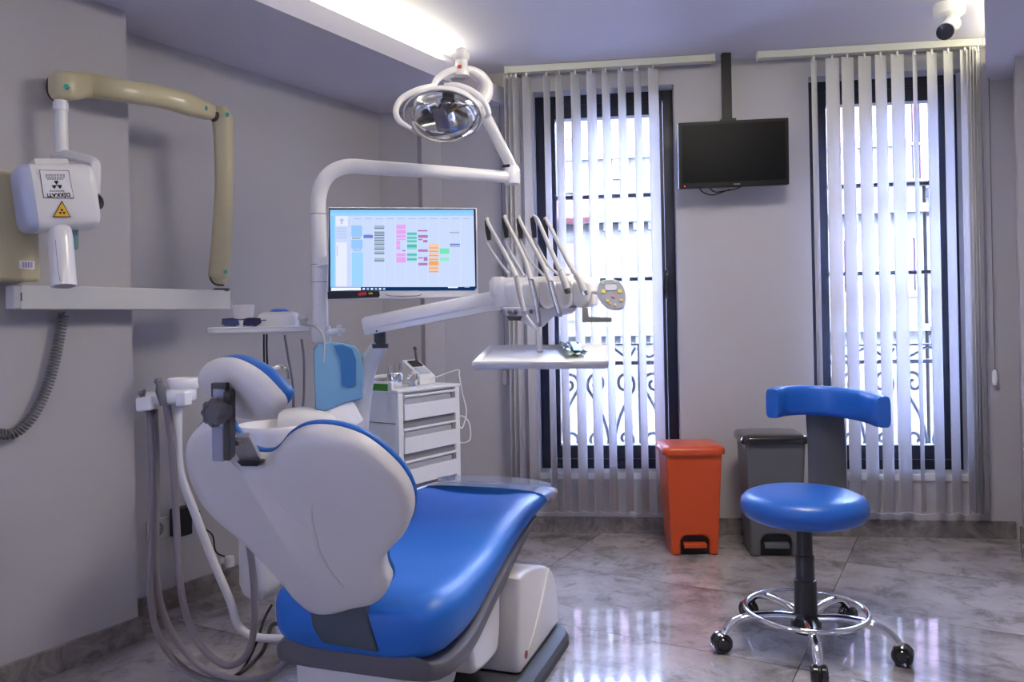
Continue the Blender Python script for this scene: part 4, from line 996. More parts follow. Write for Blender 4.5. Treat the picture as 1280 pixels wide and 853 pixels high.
bm = nb(); tube(bm, [P(738, 365, 2.50), P(748, 366, 2.47), P(756, 370, 2.455)], .008, 10); obj('keypad_stem', bm, M_white, con)
bm = nb(); o = [kp(*Z5(*p)) for p in ((788, 715), (826, 715), (832, 780), (985, 785), (985, 815), (788, 818))]
loft(bm, [[P(*Z5(*p), d_) for p in ((788, 715), (826, 715), (832, 780), (985, 785), (985, 815), (788, 818))] for d_ in (2.46, 2.485)]); obj('handle', bm, M_olive, con, bevel=.003)
# stem to the bracket tray
bm = nb(); tube(bm, [P(674, 408, K + .03), P(674.5, 425, K + .02), P(675, 440, K + .01)], .009, 12); obj('tray_stem', bm, M_white, con)
# whip arms behind the console + handpieces
inst = [
 dict(top=(608, 275), arm=[(636, 343), (622, 325), (611, 308)], hose=[(610, 279), (625, 306), (638, 330), (645.5, 347)], hp=[(646, 347), (650, 368), (655, 390)], tail=[(655, 390), (663, 402), (672, 411)], lab='leftmost handpiece with grey hose hanging on the instrument console'),
 dict(top=(630, 272), arm=[(655, 345), (643, 325), (632, 303)], hose=[(632, 275), (645, 301), (657, 327), (664, 351)], hp=[(664, 351), (670, 378), (674, 404)], tail=[(674, 404), (675, 412), (675, 420)], lab='second handpiece from the left, with silver body, hanging on the instrument console'),
 dict(top=(648, 273), arm=[(680, 345), (662, 325), (650, 300)], hose=[(650, 276), (662, 300), (679, 331), (688, 353)], hp=[(688, 353), (693, 372), (699, 392)], tail=None, lab='middle handpiece hanging on the instrument console'),
 dict(top=(665, 272), arm=[(700, 345), (684, 330), (668, 300)], hose=[(672, 275), (683, 300), (694, 325), (701, 340)], hp=[(701, 340), (705, 350), (709, 362)], tail=None, lab='fourth handpiece from the left, with dark tip, resting in the instrument console'),
 dict(top=(680, 275), arm=[(714, 345), (702, 338), (684, 300)], hose=[(684, 277), (697, 302), (710, 327), (720, 344)], hp=[(720, 344), (725, 352), (730, 365)], tail=None, lab='rightmost handpiece with chrome end resting in the instrument console'),
]
for i, d_ in enumerate(inst):
    tx, ty = d_['top']
    root = thing('dental_handpiece', P(*d_['hp'][0], K - .05), d_['lab'], 'handpiece', 'handpieces on the instrument console')
    bm = nb(); tube(bm, [P(*d_['arm'][0], K + .07), P(*d_['arm'][1], K + .10), P(*d_['arm'][2], K + .12), P(tx + 1, ty + 20, K + .125)], .005, 8); obj('whip_arm', bm, M_hosel, root)
    bm = nb(); sw = .0075
    loft(bm, [[P(x, y, K + .10 + q) for x, y in ((tx - 2.5, ty + 1), (tx + 1.5, ty - 1), (tx + 5, ty + 8), (tx + 6, ty + 25), (tx + 1, ty + 26), (tx - 1.5, ty + 13))] for q in (0, .022)]); obj('hose_clip', bm, M_black, root, 'black hose clip at the top of the arm', bevel=.002)
    hs_ = d_['hose']; n_ = len(hs_)
    pts = [P(d_['arm'][2][0] + 3, d_['arm'][2][1] + 4, K + .10), P(tx + 3.5, ty + 6, K + .11), P(tx + 1, ty - 2, K + .11)] + [P(x, y, K + .10 - .16 * k / (n_ - 1)) for k, (x, y) in enumerate(hs_)]
    bm = nb(); tube(bm, pts[2:], [.006, .0065, .0075, .0085], 10); obj('hose', bm, M_hosel, root)
    hp_ = d_['hp']; pts = [P(x, y, K - .06 - .01 * k) for k, (x, y) in enumerate(hp_)]
    bm = nb(); tube(bm, pts, [.0095, .0085, .0075] if i < 3 else [.010, .011, .011], 14); obj('handpiece_body', bm, M_steel if i in (1, 2) else M_hosel, root)
    bm = nb(); cyl(bm, pts[-1], pts[-1] + (pts[-1] - pts[-2]).normalized() * .012, .0085 if i < 3 else .0112, .006 if i < 3 else .0095, 12); obj('handpiece_tip', bm, M_chrome if i == 4 else M_dark if i == 3 else M_steel, root)
    if d_['tail']:
        bm = nb(); tube(bm, [P(x, y, K - .08) for x, y in d_['tail']], .004, 8); obj('nozzle', bm, M_white2, root)

# instrument tray
tf = [P(590, 455, 2.36), P(761, 454, 2.36), P(760, 432, 2.60), P(611, 434, 2.60)]
root = thing('instrument_tray', (tf[0] + tf[2]) / 2, 'white tray with a foil pouch on it, hanging below the instrument console', 'tray')
tn = (tf[1] - tf[0]).cross(tf[3] - tf[0]).normalized(); tc_ = sum(tf, V()) / 4
tx_ = (tf[1] - tf[0]).normalized(); ty_ = tn.cross(tx_); MTt = frame(tc_, tx_, ty_, tn)
o = [((p - tc_).dot(tx_), (p - tc_).dot(ty_)) for p in tf]
o = [o[0], (o[0][0] * .25 + o[1][0] * .75 - .13, o[0][1]), (o[0][0] * .25 + o[1][0] * .75 - .11, o[0][1] - .006), (o[0][0] * .25 + o[1][0] * .75 - .02, o[0][1] - .006), (o[0][0] * .25 + o[1][0] * .75 + .0, o[0][1]), o[1], o[2], o[3]]
bm = nb(); puff(bm, o, MTt, [(.012, -.020), (.002, -.014), (0, -.006), (.0, .004), (.003, .006), (.007, .004), (.014, -.004), (.03, -.005)]); obj('tray_body', bm, M_white2, root, angle=50)
bm = nb(); box(bm, (-.03, -.03, -.03), (.03, .03, -.0195), MTt); obj('tray_mount', bm, M_white, root, bevel=.003)
pc_ = onplane(718, 441, tc_, tn); root = thing('sterile_pouch', pc_, 'clear and green sterile pouch lying on the instrument tray', 'pouch')
bm = nb(); qs = [onplane(*p, tc_, tn) for p in ((697, 432), (722, 431), (735, 445), (709, 447))]
gv = []
for a in range(7):
    r = []
    for b in range(5):
        p = (qs[0].lerp(qs[1], a / 6)).lerp(qs[3].lerp(qs[2], a / 6), b / 4) + tn * (.004 + .010 * math.sin(a * 1.7 + b) ** 2)
        r.append(bm.verts.new(p))
    gv.append(r)
for a_, b_ in zip(gv, gv[1:]):
    for k in range(4): bm.faces.new((a_[k], a_[k + 1], b_[k + 1], b_[k]))
po = obj('pouch_film', bm, M_mint, root, angle=20); so = po.modifiers.new('thick', 'SOLIDIFY'); so.thickness = .001
bm = nb(); qs2 = [onplane(*p, tc_, tn) + tn * .0165 for p in ((712, 434), (719, 434), (729, 445), (717, 445))]; loft(bm, [qs2, [p + tn * .001 for p in qs2]]); obj('green_strip', bm, M_mintd, root)

# ------------------------------------------------------------------ drawer cabinet
k0 = G(499, 0.0) if False else None
KD1 = 3.2
pA = P(497, 600, KD1); pA.z = 0
kdx = V((.58, .81, 0)).normalized(); kdn = V((kdx.y, -kdx.x, 0))      # front face direction / outward normal
MKb = frame(pA, kdx, -kdn, Z)       # x along front, y into the cabinet
CW, CDp = .385, .40; CH = P(497, 492, KD1).z
cab = thing('drawer_cabinet', pA, 'white metal drawer cabinet behind the dental chair', 'cabinet')
bm = nb(); box(bm, (.030, -.003, .06), (CW - .030, .001, CH - .006), MKb); obj('drawer_gap_shade', bm, M_seam, cab, smooth=False)  # dark backing sheet paints the shade in the gaps between drawers
bm = nb(); box(bm, (0, 0, .04), (CW, CDp, CH), MKb); obj('body', bm, M_white2, cab, bevel=.004)
bm = nb(); box(bm, (.0, -.012, .04), (.028, .0, CH), MKb); box(bm, (CW - .028, -.012, .04), (CW, 0, CH), MKb); obj('front_frame', bm, M_white2, cab, bevel=.003)
bm = nb(); box(bm, (-.004, -.014, CH), (CW + .004, CDp, CH + .012), MKb); box(bm, (-.004, .02, CH + .012), (.01, CDp, CH + .045), MKb); box(bm, (-.004, CDp - .012, CH + .012), (CW + .004, CDp, CH + .045), MKb); obj('top', bm, M_white2, cab, bevel=.003)
bm = nb()
for x in (.03, CW - .03):
    for y in (.05, CDp - .05): cyl(bm, MKb @ V((x, y, 0)), MKb @ V((x, y, .045)), .022, .022, 12)
obj('castors', bm, M_dark, cab)
dz = [P(500, y, KD1).z for y in (495, 528, 537, 570, 578, 611, 618, 650, 658, 700)]
tops = [(dz[0], dz[1]), (dz[2], dz[3]), (dz[4], dz[5]), (dz[6], dz[7]), (dz[8], .06)]
for i, (zt_, zb_) in enumerate(tops):
    hgt = zt_ - zb_
    if hgt < .03: continue
    bm = nb(); gh = .030
    box(bm, (.032, -.018, zb_ + .003), (CW - .032, .0, zt_ - gh - .008), MKb)
    box(bm, (.032, -.018, zt_ - .010), (CW - .032, .0, zt_ - .002), MKb)
    box(bm, (.032, -.006, zt_ - gh - .008), (CW - .032, .0, zt_ - .010), MKb)
    dr = obj('drawer', bm, M_white2, cab, bevel=.0015)
    bm = nb(); box(bm, (.036, -.012, zt_ - gh - .006), (CW - .036, -.0055, zt_ - .016), MKb); obj('handle_groove', bm, M_mid if False else mat('groove_grey', (.42, .42, .45), .4), dr)
    bm = nb(); box(bm, (CW - .060, -.019, zt_ - gh - .004), (CW - .040, -.011, zt_ - .012), MKb); obj('drawer_lock', bm, M_seam, dr, bevel=.001)
bm = nb()
for y in (527, 568): 
    zz = P(470, y, 3.3).z; box(bm, (-.0015, .002, zz - .0015), (.0, CDp, zz + .0015), MKb)
obj('side_seams', bm, M_mid, cab)
bm = nb(); zz = P(475, 483, 3.3).z; box(bm, (-.006, .04, zz - .014), (-.0045, .20, zz + .014), MKb); obj('green_label', bm, M_green, cab)
# things on the cabinet
TOPZ = CH + .0125
dc = MKb @ V((.30, .15, TOPZ)); dev = thing('curing_device', dc, 'white and grey curing light base with small dark screen on the cabinet', 'device')
Mdv = frame(dc, V((.75, -.66, 0)).normalized(), V((.66, .75, 0)).normalized(), Z)
bm = nb(); prof = [(-.06, 0), (.06, 0), (.06, .035), (-.055, .105), (-.06, .10)]
# wedge: side profile in (x,z), sloping towards the right
loft(bm, [[Mdv @ V((x, y, z_)) for x, z_ in prof] for y in (-.045, .045)]); obj('base', bm, M_white2, dev, bevel=.008, seg=3)
sl_ = V((.115, 0, -.07)).normalized(); 
Msl = frame(Mdv @ V((-.035, 0, .0965)), Mdv.to_3x3() @ V((sl_.x, 0, sl_.z)), Mdv.to_3x3() @ V((0, 1, 0)), Mdv.to_3x3() @ V((-sl_.z, 0, sl_.x)))
bm = nb(); box(bm, (-.005, -.03, -.002), (.04, .03, .0022), Msl); obj('screen', bm, M_blackgl, dev)
bm = nb(); box(bm, (.05, -.03, -.002), (.095, .03, .0015), Msl); obj('key_panel', bm, mat('pale_blue_grey', (.5, .55, .62), .4), dev)
bm = nb(); cyl(bm, Mdv @ V((-.04, .03, .09)), Mdv @ V((-.062, .035, .16)), .007, .005, 10); cyl(bm, Mdv @ V((-.062, .035, .155)), Mdv @ V((-.052, .034, .15)), .008, .006, 8); obj('light_wand', bm, M_dark, dev)
tk = [(.10, .10, .085, 'glass jar of steel burs on the cabinet, left of the curing light', 0), (.13, .24, .05, 'small metal dish on the cabinet behind the jar', 1), (.175, .07, .06, 'chrome clamp standing on the cabinet front edge beside the curing light', 2)]
for x, y, h_, lab, kd_ in tk:
    b_ = MKb @ V((x, y, TOPZ)); 
    if kd_ == 0:
        rt = thing('instrument_jar', b_, lab, 'jar'); bm = nb(); lathe(bm, [(.028, 0), (.034, .01), (.034, .05), (.03, .06), (.032, .063)], Matrix.Translation(b_), 20); obj('jar', bm, M_chrome, rt)
        bm = nb()
        for k in range(7):
            a = k * 2.4; cyl(bm, b_ + V((.015 * math.cos(a), .015 * math.sin(a), .03)), b_ + V((.03 * math.cos(a), .03 * math.sin(a), .085 + .008 * (k % 3))), .0022, seg=6)
        obj('instruments', bm, M_steel, rt)
    elif kd_ == 1:
        rt = thing('metal_dish', b_, lab, 'dish'); bm = nb(); lathe(bm, [(.04, 0), (.065, .006), (.07, .03), (.068, .03), (.06, .008), (.01, .005)], Matrix.Translation(b_), 28); obj('dish', bm, M_steel, rt)
    else:
        rt = thing('metal_clamp', b_, lab, 'clamp'); bm = nb(); tube(bm, [b_ + V((-.012, 0, .004)), b_ + V((-.02, 0, .03)), b_ + V((-.006, 0, .05)), b_ + V((.012, 0, .06)), b_ + V((.02, 0, .035)), b_ + V((.006, 0, .006))], .006, 8); cyl(bm, b_ + V((0, 0, 0)), b_ + V((0, 0, .02)), .018, .014, 14); obj('clamp', bm, M_chrome, rt)
cable = thing('white_cable', P(575, 480, 3.35), 'thin white cable looping beside the drawer cabinet', 'cable')
bm = nb(); pts = [MKb @ V((.28, .12, TOPZ + .004))] + [P(x, y, d_) for x, y, d_ in ((570, 463, 3.52), (574, 470, 3.52), (578, 492, 3.52), (583, 515, 3.52), (578, 535, 3.50), (573, 530, 3.50), (576, 520, 3.50), (586, 528, 3.50), (588, 548, 3.50), (580, 554, 3.50), (568, 552, 3.53))]
tube(bm, pts, .003, 6); obj('cable', bm, M_white2, cable)

# ------------------------------------------------------------------ x-ray machine on the pillar
xr = thing('xray_machine', P(150, 372, 2.6), 'wall mounted dental X-ray machine with cream folding arms, hanging from the pillar', 'x-ray machine')
MP = frame(CP, DL, NL, Z)        # pillar plane; -y is into the room
pl0 = CP + NLi * .10
def railp(px, py): return onplane(px, py, pl0, NL)
ra, rb_ = railp(26, 357), railp(288, 362); zt_ = (railp(150, 359.5)).z; zb_ = railp(150, 387).z
sa = (ra - CP).dot(DL); sb = (rb_ - CP).dot(DL)
bm = nb(); box(bm, (sa, -.10, zb_), (sb, -.045, zt_), MP); obj('rail', bm, M_rail, xr, bevel=.003)
bm = nb(); box(bm, (sa - .02, -.098, zb_ + .002), (sa + .002, -.05, zt_ - .002), MP); box(bm, (sa + .05, -.05, zb_ + .005), (sa + .4, 0, zt_ - .006), MP); obj('rail_mount', bm, M_rail, xr, bevel=.003)
bm = nb(); box(bm, (sa + .0, -.1008, zb_ + .025), (sa + .003, -.09, zb_ + .05), MP); obj('scuff_mark', bm, M_dark, xr)
VD = rb_.y
bm = nb(); lathe(bm, [(.03, -.004), (.03, .008)], Matrix.Translation(V((P(277, 360, VD).x, P(277, 360, VD).y, zt_))), 18); obj('rail_pivot', bm, M_dark, xr)
q = P(275, 345, VD - .01)
def oval(bm, pts, ws, hs, upv):        # swept rounded-rect beam
    pts = smooth_path(pts, 6); ws = interp(ws, len(pts)); hs = interp(hs, len(pts)); rings = []
    for i, p in enumerate(pts):
        t = (pts[min(i + 1, len(pts) - 1)] - pts[max(i - 1, 0)]).normalized(); x = (upv - t * upv.dot(t)).normalized(); y = t.cross(x)
        rings.append([p + x * a + y * b for a, b in sup(ws[i], hs[i], 3.2, 24)])
    loft(bm, rings)
view = V((-.4, 1, 0)).normalized()
bm = nb(); oval(bm, [P(277, 357, VD - .01), P(274, 345, VD - .01), P(277, 310, VD - .02), P(280, 240, VD - .03), P(280, 180, VD - .04), P(278, 148, VD - .05), P(277, 134, VD - .05)], [.014, .036, .036, .031, .033, .035, .018], [.014, .036, .034, .030, .034, .036, .020], V((1, 0, 0)))
obj('lower_arm', bm, M_cream, xr, 'upright cream arm', angle=60)
UD = 2.52
bm = nb(); oval(bm, [P(266, 141, VD - .10), P(258, 139, VD - .12), P(235, 131, VD - .2), P(200, 121, VD - .28), P(150, 113, VD - .40), P(110, 107, UD + .1), P(84, 108, UD), P(72, 108, UD), P(66, 108, UD)], [.024, .031, .038, .036, .036, .040, .046, .046, .036], [.022, .028, .03, .03, .03, .032, .034, .034, .026], Z)
obj('upper_arm', bm, M_cream, xr, 'cream horizontal arm', angle=60)
bm = nb(); cyl(bm, P(266, 147, VD - .09), P(279, 143, VD - .05), .017, .017, 12); obj('elbow', bm, M_dark, xr)
bm = nb()
for x, y, d_ in ((83, 108, UD - .045), (257, 135, VD - .165), (284, 143, VD - .095), (282, 340, VD - .06)):
    lathe(bm, [(.0075, -.01), (.0075, .001)], zaxis(P(x, y, d_), V((.3, -1, 0))), 14)
obj('teal_screw_caps', bm, M_teal, xr)
bm = nb(); tube(bm, [P(70, 93, UD - .01), P(62, 97, UD - .01), P(59, 108, UD - .01), P(62, 120, UD - .01), P(70, 127, UD - .01)], .004, 8); obj('end_cap', bm, M_black, xr)
bm = nb(); tube(bm, [P(264, 339, VD - .04), P(263, 348, VD - .04), P(268, 355, VD - .045), P(280, 357, VD - .045)], .003, 8); obj('end_seam', bm, M_black, xr)
bm = nb(); a_ = P(76, 126, UD - .02); cyl(bm, V((a_.x, a_.y, P(73, 191, UD - .02).z)), a_, .0195, .0195, 22); lathe(bm, [(.022, -.012), (.022, .012)], Matrix.Translation(a_ + V((0, 0, -.018))), 22); obj('drop_tube', bm, M_white, xr)
HD = 2.38
bm = nb(); pts = [P(68, 194, UD - .02), P(82, 194, UD - .04), P(102, 198, HD + .06), P(117, 203, HD + .03), P(120, 212, HD + .02), P(119, 242, HD + .02)]
oval(bm, pts, [.011, .011, .011, .011, .011, .011], [.016, .018, .016, .014, .014, .014], V((.4, -.8, .45)).normalized()); obj('yoke_bracket', bm, M_white, xr, angle=50)
# head: swept body with its axis along the wall
hL, hR = P(21, 250, HD - .06), P(116, 247, HD + .07); hxv = (hR - hL).normalized(); hyv = V((-hxv.y, hxv.x, 0)).normalized(); hzv = hxv.cross(hyv); LH = (hR - hL).length
MHd = frame(hL, hxv, hyv, hzv); hh = .098
bm = nb(); loft(bm, [[MHd @ V((LH * u_, a * s, b * s)) for a, b in sup(.085, hh, 5, 40)] for u_, s in ((.16, 1.0), (.2, 1.0), (.9, .97), (.96, .94), (.985, .86), (1.0, .7))]); obj('tube_head', bm, M_white, xr, angle=45)
bm = nb(); loft(bm, [[MHd @ V((LH * u_, a * s, b * s)) for a, b in sup(.085, hh, 5, 40)] for u_, s in ((.0, .78), (.02, .88), (.07, .97), (.157, 1.003))]); obj('head_end_cap', bm, mat('pale_blue_cap', (.48, .52, .66), .35), xr, 'pale blue end cap', angle=45)
bm = nb(); box(bm, (LH * .24, -.06, hh - .006), (LH * .68, .05, hh + .012), MHd); 
obj('top_plate', bm, M_white, xr, bevel=.004)
kn_ = P(119, 253, HD + .07); bm = nb(); lathe(bm, [(.022, 0), (.024, .006), (.022, .018), (.012, .022)], zaxis(kn_ - V((.004, 0, 0)), V((1, -.2, 0))), 24); obj('side_knob', bm, M_black, xr)
bm = nb(); cyl(bm, P(112, 251, HD + .07), kn_, .014, .012, 14); obj('knob_hub', bm, M_white, xr)
ca_, cb2 = P(75, 286, HD - .03), P(80, 358, HD - .05)
bm = nb(); lathe(bm, [(.026, -.008), (.031, .004), (.033, .03), (.0345, (cb2 - ca_).length), (.031, (cb2 - ca_).length + .001), (.029, .02)], zaxis(ca_, cb2 - ca_), 32); obj('beam_cone', bm, M_white, xr)
bm = nb(); pf = [P(x, y, HD - .085 - .0) for x, y in ((69.5, 300), (71, 320), (73, 340), (75.5, 352))]; tube(bm, pf, .0007, 6); obj('cone_mark', bm, M_mid, xr)
# stickers: white notice upside down and yellow radiation triangle
SF = -.0868
def hd2(px, py): r = onplane(px, py, MHd @ V((0, SF, 0)), -hyv) - hL; return r.dot(hxv), r.dot(hzv)
FMx = frame(hL + hyv * SF, hxv, hzv, -hyv)
bm = nb(); st = [hd2(*p) for p in ((50, 213), (85.5, 214), (92, 247.5), (55, 247))]; prism(bm, st, FMx, -.003, .0006, 0)
bd = [hd2(*p) for p in ((49.4, 212.4), (86, 213.4), (92.6, 248), (54.6, 247.6))]
prism(bm, bd, FMx, -.003, .0003, 1)
tc2 = hd2(71, 231.5)
for k in range(3):
    a0_ = math.radians(-90 + 120 * k + 180 - 30)
    fan = [(tc2[0] + r * math.cos(a), tc2[1] + r * math.sin(a)) for r, a in [(.003, a0_), (.013, a0_), (.013, a0_ + .52), (.013, a0_ + 1.04), (.003, a0_ + 1.04)]]
    prism(bm, fan, FMx, .0006, .0010, 1)
lathe(bm, [(.002, .0006), (.002, .001)], FMx @ Matrix.Translation(V((*tc2, 0))), 10, mi=1)
for y, x0, x1 in ((219, 57, 82), (221.5, 57, 82), (224, 59, 80), (239, 62, 81)):
    n_ = 7
    for k in range(n_):
        a = x0 + (x1 - x0) * k / n_; b = a + (x1 - x0) / n_ * .75
        prism(bm, [hd2(a, y - .7), hd2(b, y - .7), hd2(b, y + .7), hd2(a, y + .7)], FMx, .0006, .0009, 2)
obj('warning_notice', bm, [M_paper, M_black, M_mid], xr, 'white radiation notice stuck upside down', smooth=False)
bm = nb(); tr = [hd2(*p) for p in ((77.5, 251), (88.5, 271.5), (66.5, 271.5))]; prism(bm, tr, FMx, -.003, .0006, 0); tri = offset_outline(tr, .0035)
cx3 = sum(p[0] for p in tr) / 3; cy3 = sum(p[1] for p in tr) / 3
prism(bm, [(cx3 + (x - cx3) * .86, cy3 + (y - cy3) * .86) for x, y in tr], FMx, .0006, .0010, 1)
for k in range(3):
    a0_ = math.radians(60 + 120 * k)
    prism(bm, [(cx3 + r * math.cos(a), cy3 - .001 + r * math.sin(a)) for r, a in [(.002, a0_), (.0085, a0_), (.0085, a0_ + .5), (.0085, a0_ + 1.0), (.002, a0_ + 1.0)]], FMx, .001, .0014, 0)
obj('radiation_triangle', bm, [M_black, M_yellow], xr, 'yellow triangular radiation warning', smooth=False)
def text(s, M, size, m, parent, name, depth=.0004):
    cu = bpy.data.curves.new(name, 'FONT'); cu.body = s; cu.size = size; cu.align_x = 'CENTER'; cu.align_y = 'CENTER'; cu.extrude = depth; cu.offset = .0006
    cu.materials.append(m); o_ = bpy.data.objects.new(name, cu); COL.objects.link(o_)
    bpy.context.view_layer.update()
    me = bpy.data.meshes.new_from_object(o_.evaluated_get(bpy.context.evaluated_depsgraph_get())); bpy.data.objects.remove(o_); bpy.data.curves.remove(cu)
    me.materials.clear(); me.materials.append(m); o_ = bpy.data.objects.new(name, me); COL.objects.link(o_)
    o_.parent = parent; o_.matrix_local = Matrix.Translation(-parent_loc(parent)) @ M; return o_
u_, v_ = hd2(73.5, 243.8)
text('D\u0130KKAT!', FMx @ Matrix.Translation(V((u_, v_, .0008))) @ Matrix.Rotation(math.pi, 4, 'Z'), .0150, M_black, xr, 'notice_lettering')
# teal buttons and holder behind the cone
bm = nb(); puff(bm, rrect(.022, .075, .008), frame(P(93.5, 297, HD + .05), V((1, 0, 0)), Z, V((0, -1, 0))), [(0, 0), (0, .02), (.003, .023)]); obj('button_panel', bm, mat('teal_grey', (.15, .28, .30), .4), xr)

# control box on the wall, with sticker; coiled cord
bxp = pl0
def pp_(px, py, off): return onplane(px, py, CP + NLi * off, NL)
r0 = pp_(52, 280, .12); s_r = (r0 - CP).dot(DL); zt2 = pp_(45, 219, .12).z; zb2 = pp_(45, 352, .12).z
ctl = thing('xray_control_box', MP @ V((s_r - .1, -.06, zb2)), 'cream X-ray control box fixed to the pillar at the left edge', 'control box')
bm = nb(); box(bm, (s_r - .22, -.115, zb2), (s_r, .0, zt2), MP); obj('casing', bm, M_cream, ctl, bevel=.012, seg=3)
bm = nb(); sx_ = (pp_(34, 331, .117) - CP).dot(DL); sz_ = pp_(34, 331, .117).z; box(bm, (sx_ - .022, -.1162, sz_ - .013), (sx_ + .022, -.1148, sz_ + .012), MP)
for k in range(6): box(bm, (sx_ - .012 + k * .005, -.1166, sz_ - .009), (sx_ - .0095 + k * .005, -.1161, sz_ + .008), MP, 1)
obj('serial_sticker', bm, [M_paper, mat('violet_print', (.2, .18, .4), .5)], ctl, smooth=False)
cord = thing('coiled_cord', pp_(60, 480, .03), 'dark grey coiled cord hanging from the rail along the pillar', 'cord')
path = smooth_path([pp_(80, 390, .03), pp_(78, 402, .03), pp_(73, 430, .03), pp_(66, 462, .03), pp_(56, 492, .03), pp_(40, 522, .03), pp_(20, 541, .03), pp_(2, 543, .03), pp_(-30, 535, .03), pp_(-80, 500, .03)], 40)
bm = nb(); pts = []; up = None; acc = 0
for i, p in enumerate(path):
    t = (path[min(i + 1, len(path) - 1)] - path[max(i - 1, 0)]).normalized(); x = (NL - t * NL.dot(t)).normalized(); y = t.cross(x)
    if i: acc += (p - path[i - 1]).length
    if i < 12: r_ = .001
    else: r_ = .0135
    a = acc / .0105 * 2 * math.pi
    nsub = 6
    pts.append((p, x, y, r_, a))
fine = []
for (p, x, y, r_, a), (p2, x2, y2, r2, a2) in zip(pts, pts[1:]):
    n_ = max(2, int((a2 - a) / (math.pi / 4)))
    for k in range(n_):
        f = k / n_; aa = a + (a2 - a) * f; xx = x.lerp(x2, f); yy = y.lerp(y2, f); rr_ = r_ + (r2 - r_) * f
        fine.append(p.lerp(p2, f) + (xx * math.cos(aa) + yy * math.sin(aa)) * rr_)
tube(bm, fine, .0034, 6, sm=False); obj('coil', bm, M_mid, cord)

# ------------------------------------------------------------------ suction holder and hoses on the left
sh_c = P(208, 490, 2.30)
hold = thing('suction_holder', sh_c, 'white suction hose holder standing left of the dental chair', 'hose holder')
Z8 = lambda x, y: (160 + x / 5.333, 440 + y / 5.333)
bm = nb(); o = smooth2([(-.075, -.02), (-.07, .02), (-.02, .035), (.03, .05), (.075, .035), (.08, -.005), (.045, -.03), (.0, -.035), (-.045, -.045)], 3)
MHo = frame(P(208, 497, 2.30), V((.95, -.2, .09)).normalized(), V((.2, .97, 0)).normalized(), Z)
puff(bm, o, MHo, [(.006, -.02), (0, -.014), (0, .016), (.006, .022)]); obj('holder_body', bm, M_white2, hold, angle=50)
bm = nb(); rcx = MHo @ V((.045, .015, .0)); lathe(bm, [(.038, .015), (.042, .02), (.044, .045), (.040, .048), (.036, .045), (.034, .02)], Matrix.Translation(V((rcx.x, rcx.y, P(215, 494, 2.3).z))), 32, cap=False); obj('filter_cup', bm, M_white2, hold, angle=60)
bm = nb(); lathe(bm, [(.036, .036), (.036, .042)], Matrix.Translation(V((rcx.x, rcx.y, P(215, 494, 2.3).z))), 32); obj('filter_mesh', bm, mat('filter_grey', (.28, .27, .30), .5), hold)
bm = nb(); box(bm, (.055, -.04, -.03), (.085, .0, .012), MHo); obj('hook', bm, M_white2, hold, bevel=.006)
bm = nb(); box(bm, (-.062, -.055, -.03), (-.012, -.035, .01), MHo); obj('hook', bm, M_white2, hold, bevel=.006)
bm = nb(); tube(bm, [P(219, 500, 2.31), P(221, 540, 2.31), P(225, 590, 2.33), P(243, 640, 2.37), P(266, 700, 2.42), P(288, 752, 2.45), P(297, 780, 2.47), P(310, 793, 2.48), P(330, 798, 2.48), P(362, 798, 2.48)], [.021, .014, .0125, .0125, .0125, .0125, .0125, .0125, .0125], 16); obj('support_tube', bm, M_white, hold, angle=60)
hoses = [
 ('grey suction hose on the far left, looping to the floor', .0105, [(186, 512, 2.29), (190, 560, 2.29), (191, 640, 2.29), (188, 700, 2.3), (188, 745, 2.32), (196, 790, 2.36), (215, 822, 2.40), (245, 845, 2.42), (285, 856, 2.40)], (176, 487, 186, 505)),
 ('grey suction hose second from the left, looping to the floor', .0105, [(193, 512, 2.31), (195, 560, 2.31), (195, 640, 2.31), (195, 715, 2.32), (202, 760, 2.36), (222, 803, 2.40), (255, 836, 2.41), (300, 850, 2.40), (335, 845, 2.38), (358, 826, 2.36), (366, 800, 2.36)], None),
 ('grey suction hose with dark nozzle, looping up beneath the chair back', .0105, [(208, 505, 2.28), (215, 560, 2.28), (220, 640, 2.28), (224, 715, 2.28), (232, 765, 2.30), (252, 808, 2.32), (282, 832, 2.32), (306, 822, 2.31), (317, 790, 2.30), (318, 740, 2.30), (313, 690, 2.30), (306, 655, 2.30)], (197, 473, 206, 500)),
]
for k, (lab, r_, pts, nz_) in enumerate(hoses):
    rt = thing('suction_hose', P(*pts[0]), lab, 'hose', 'suction hoses')
    bm = nb(); tube(bm, [P(*p) for p in pts], r_ * (.95 if k else .9), 12); obj('hose', bm, M_hose, rt, angle=60)
    if nz_:
        x0, y0, x1, y1 = nz_; a_, b_ = P(x0, y0, 2.26), P(*pts[0]) if k == 0 else P(x1, y1 + 6, 2.27)
        L_ = (b_ - a_).length; bm = nb(); lathe(bm, [(.007, 0), (.012, L_ * .1), (.009, L_ * .25), (.015, L_ * .45), (.013, L_)], zaxis(a_, b_ - a_), 18); obj('nozzle', bm, M_mid, rt)
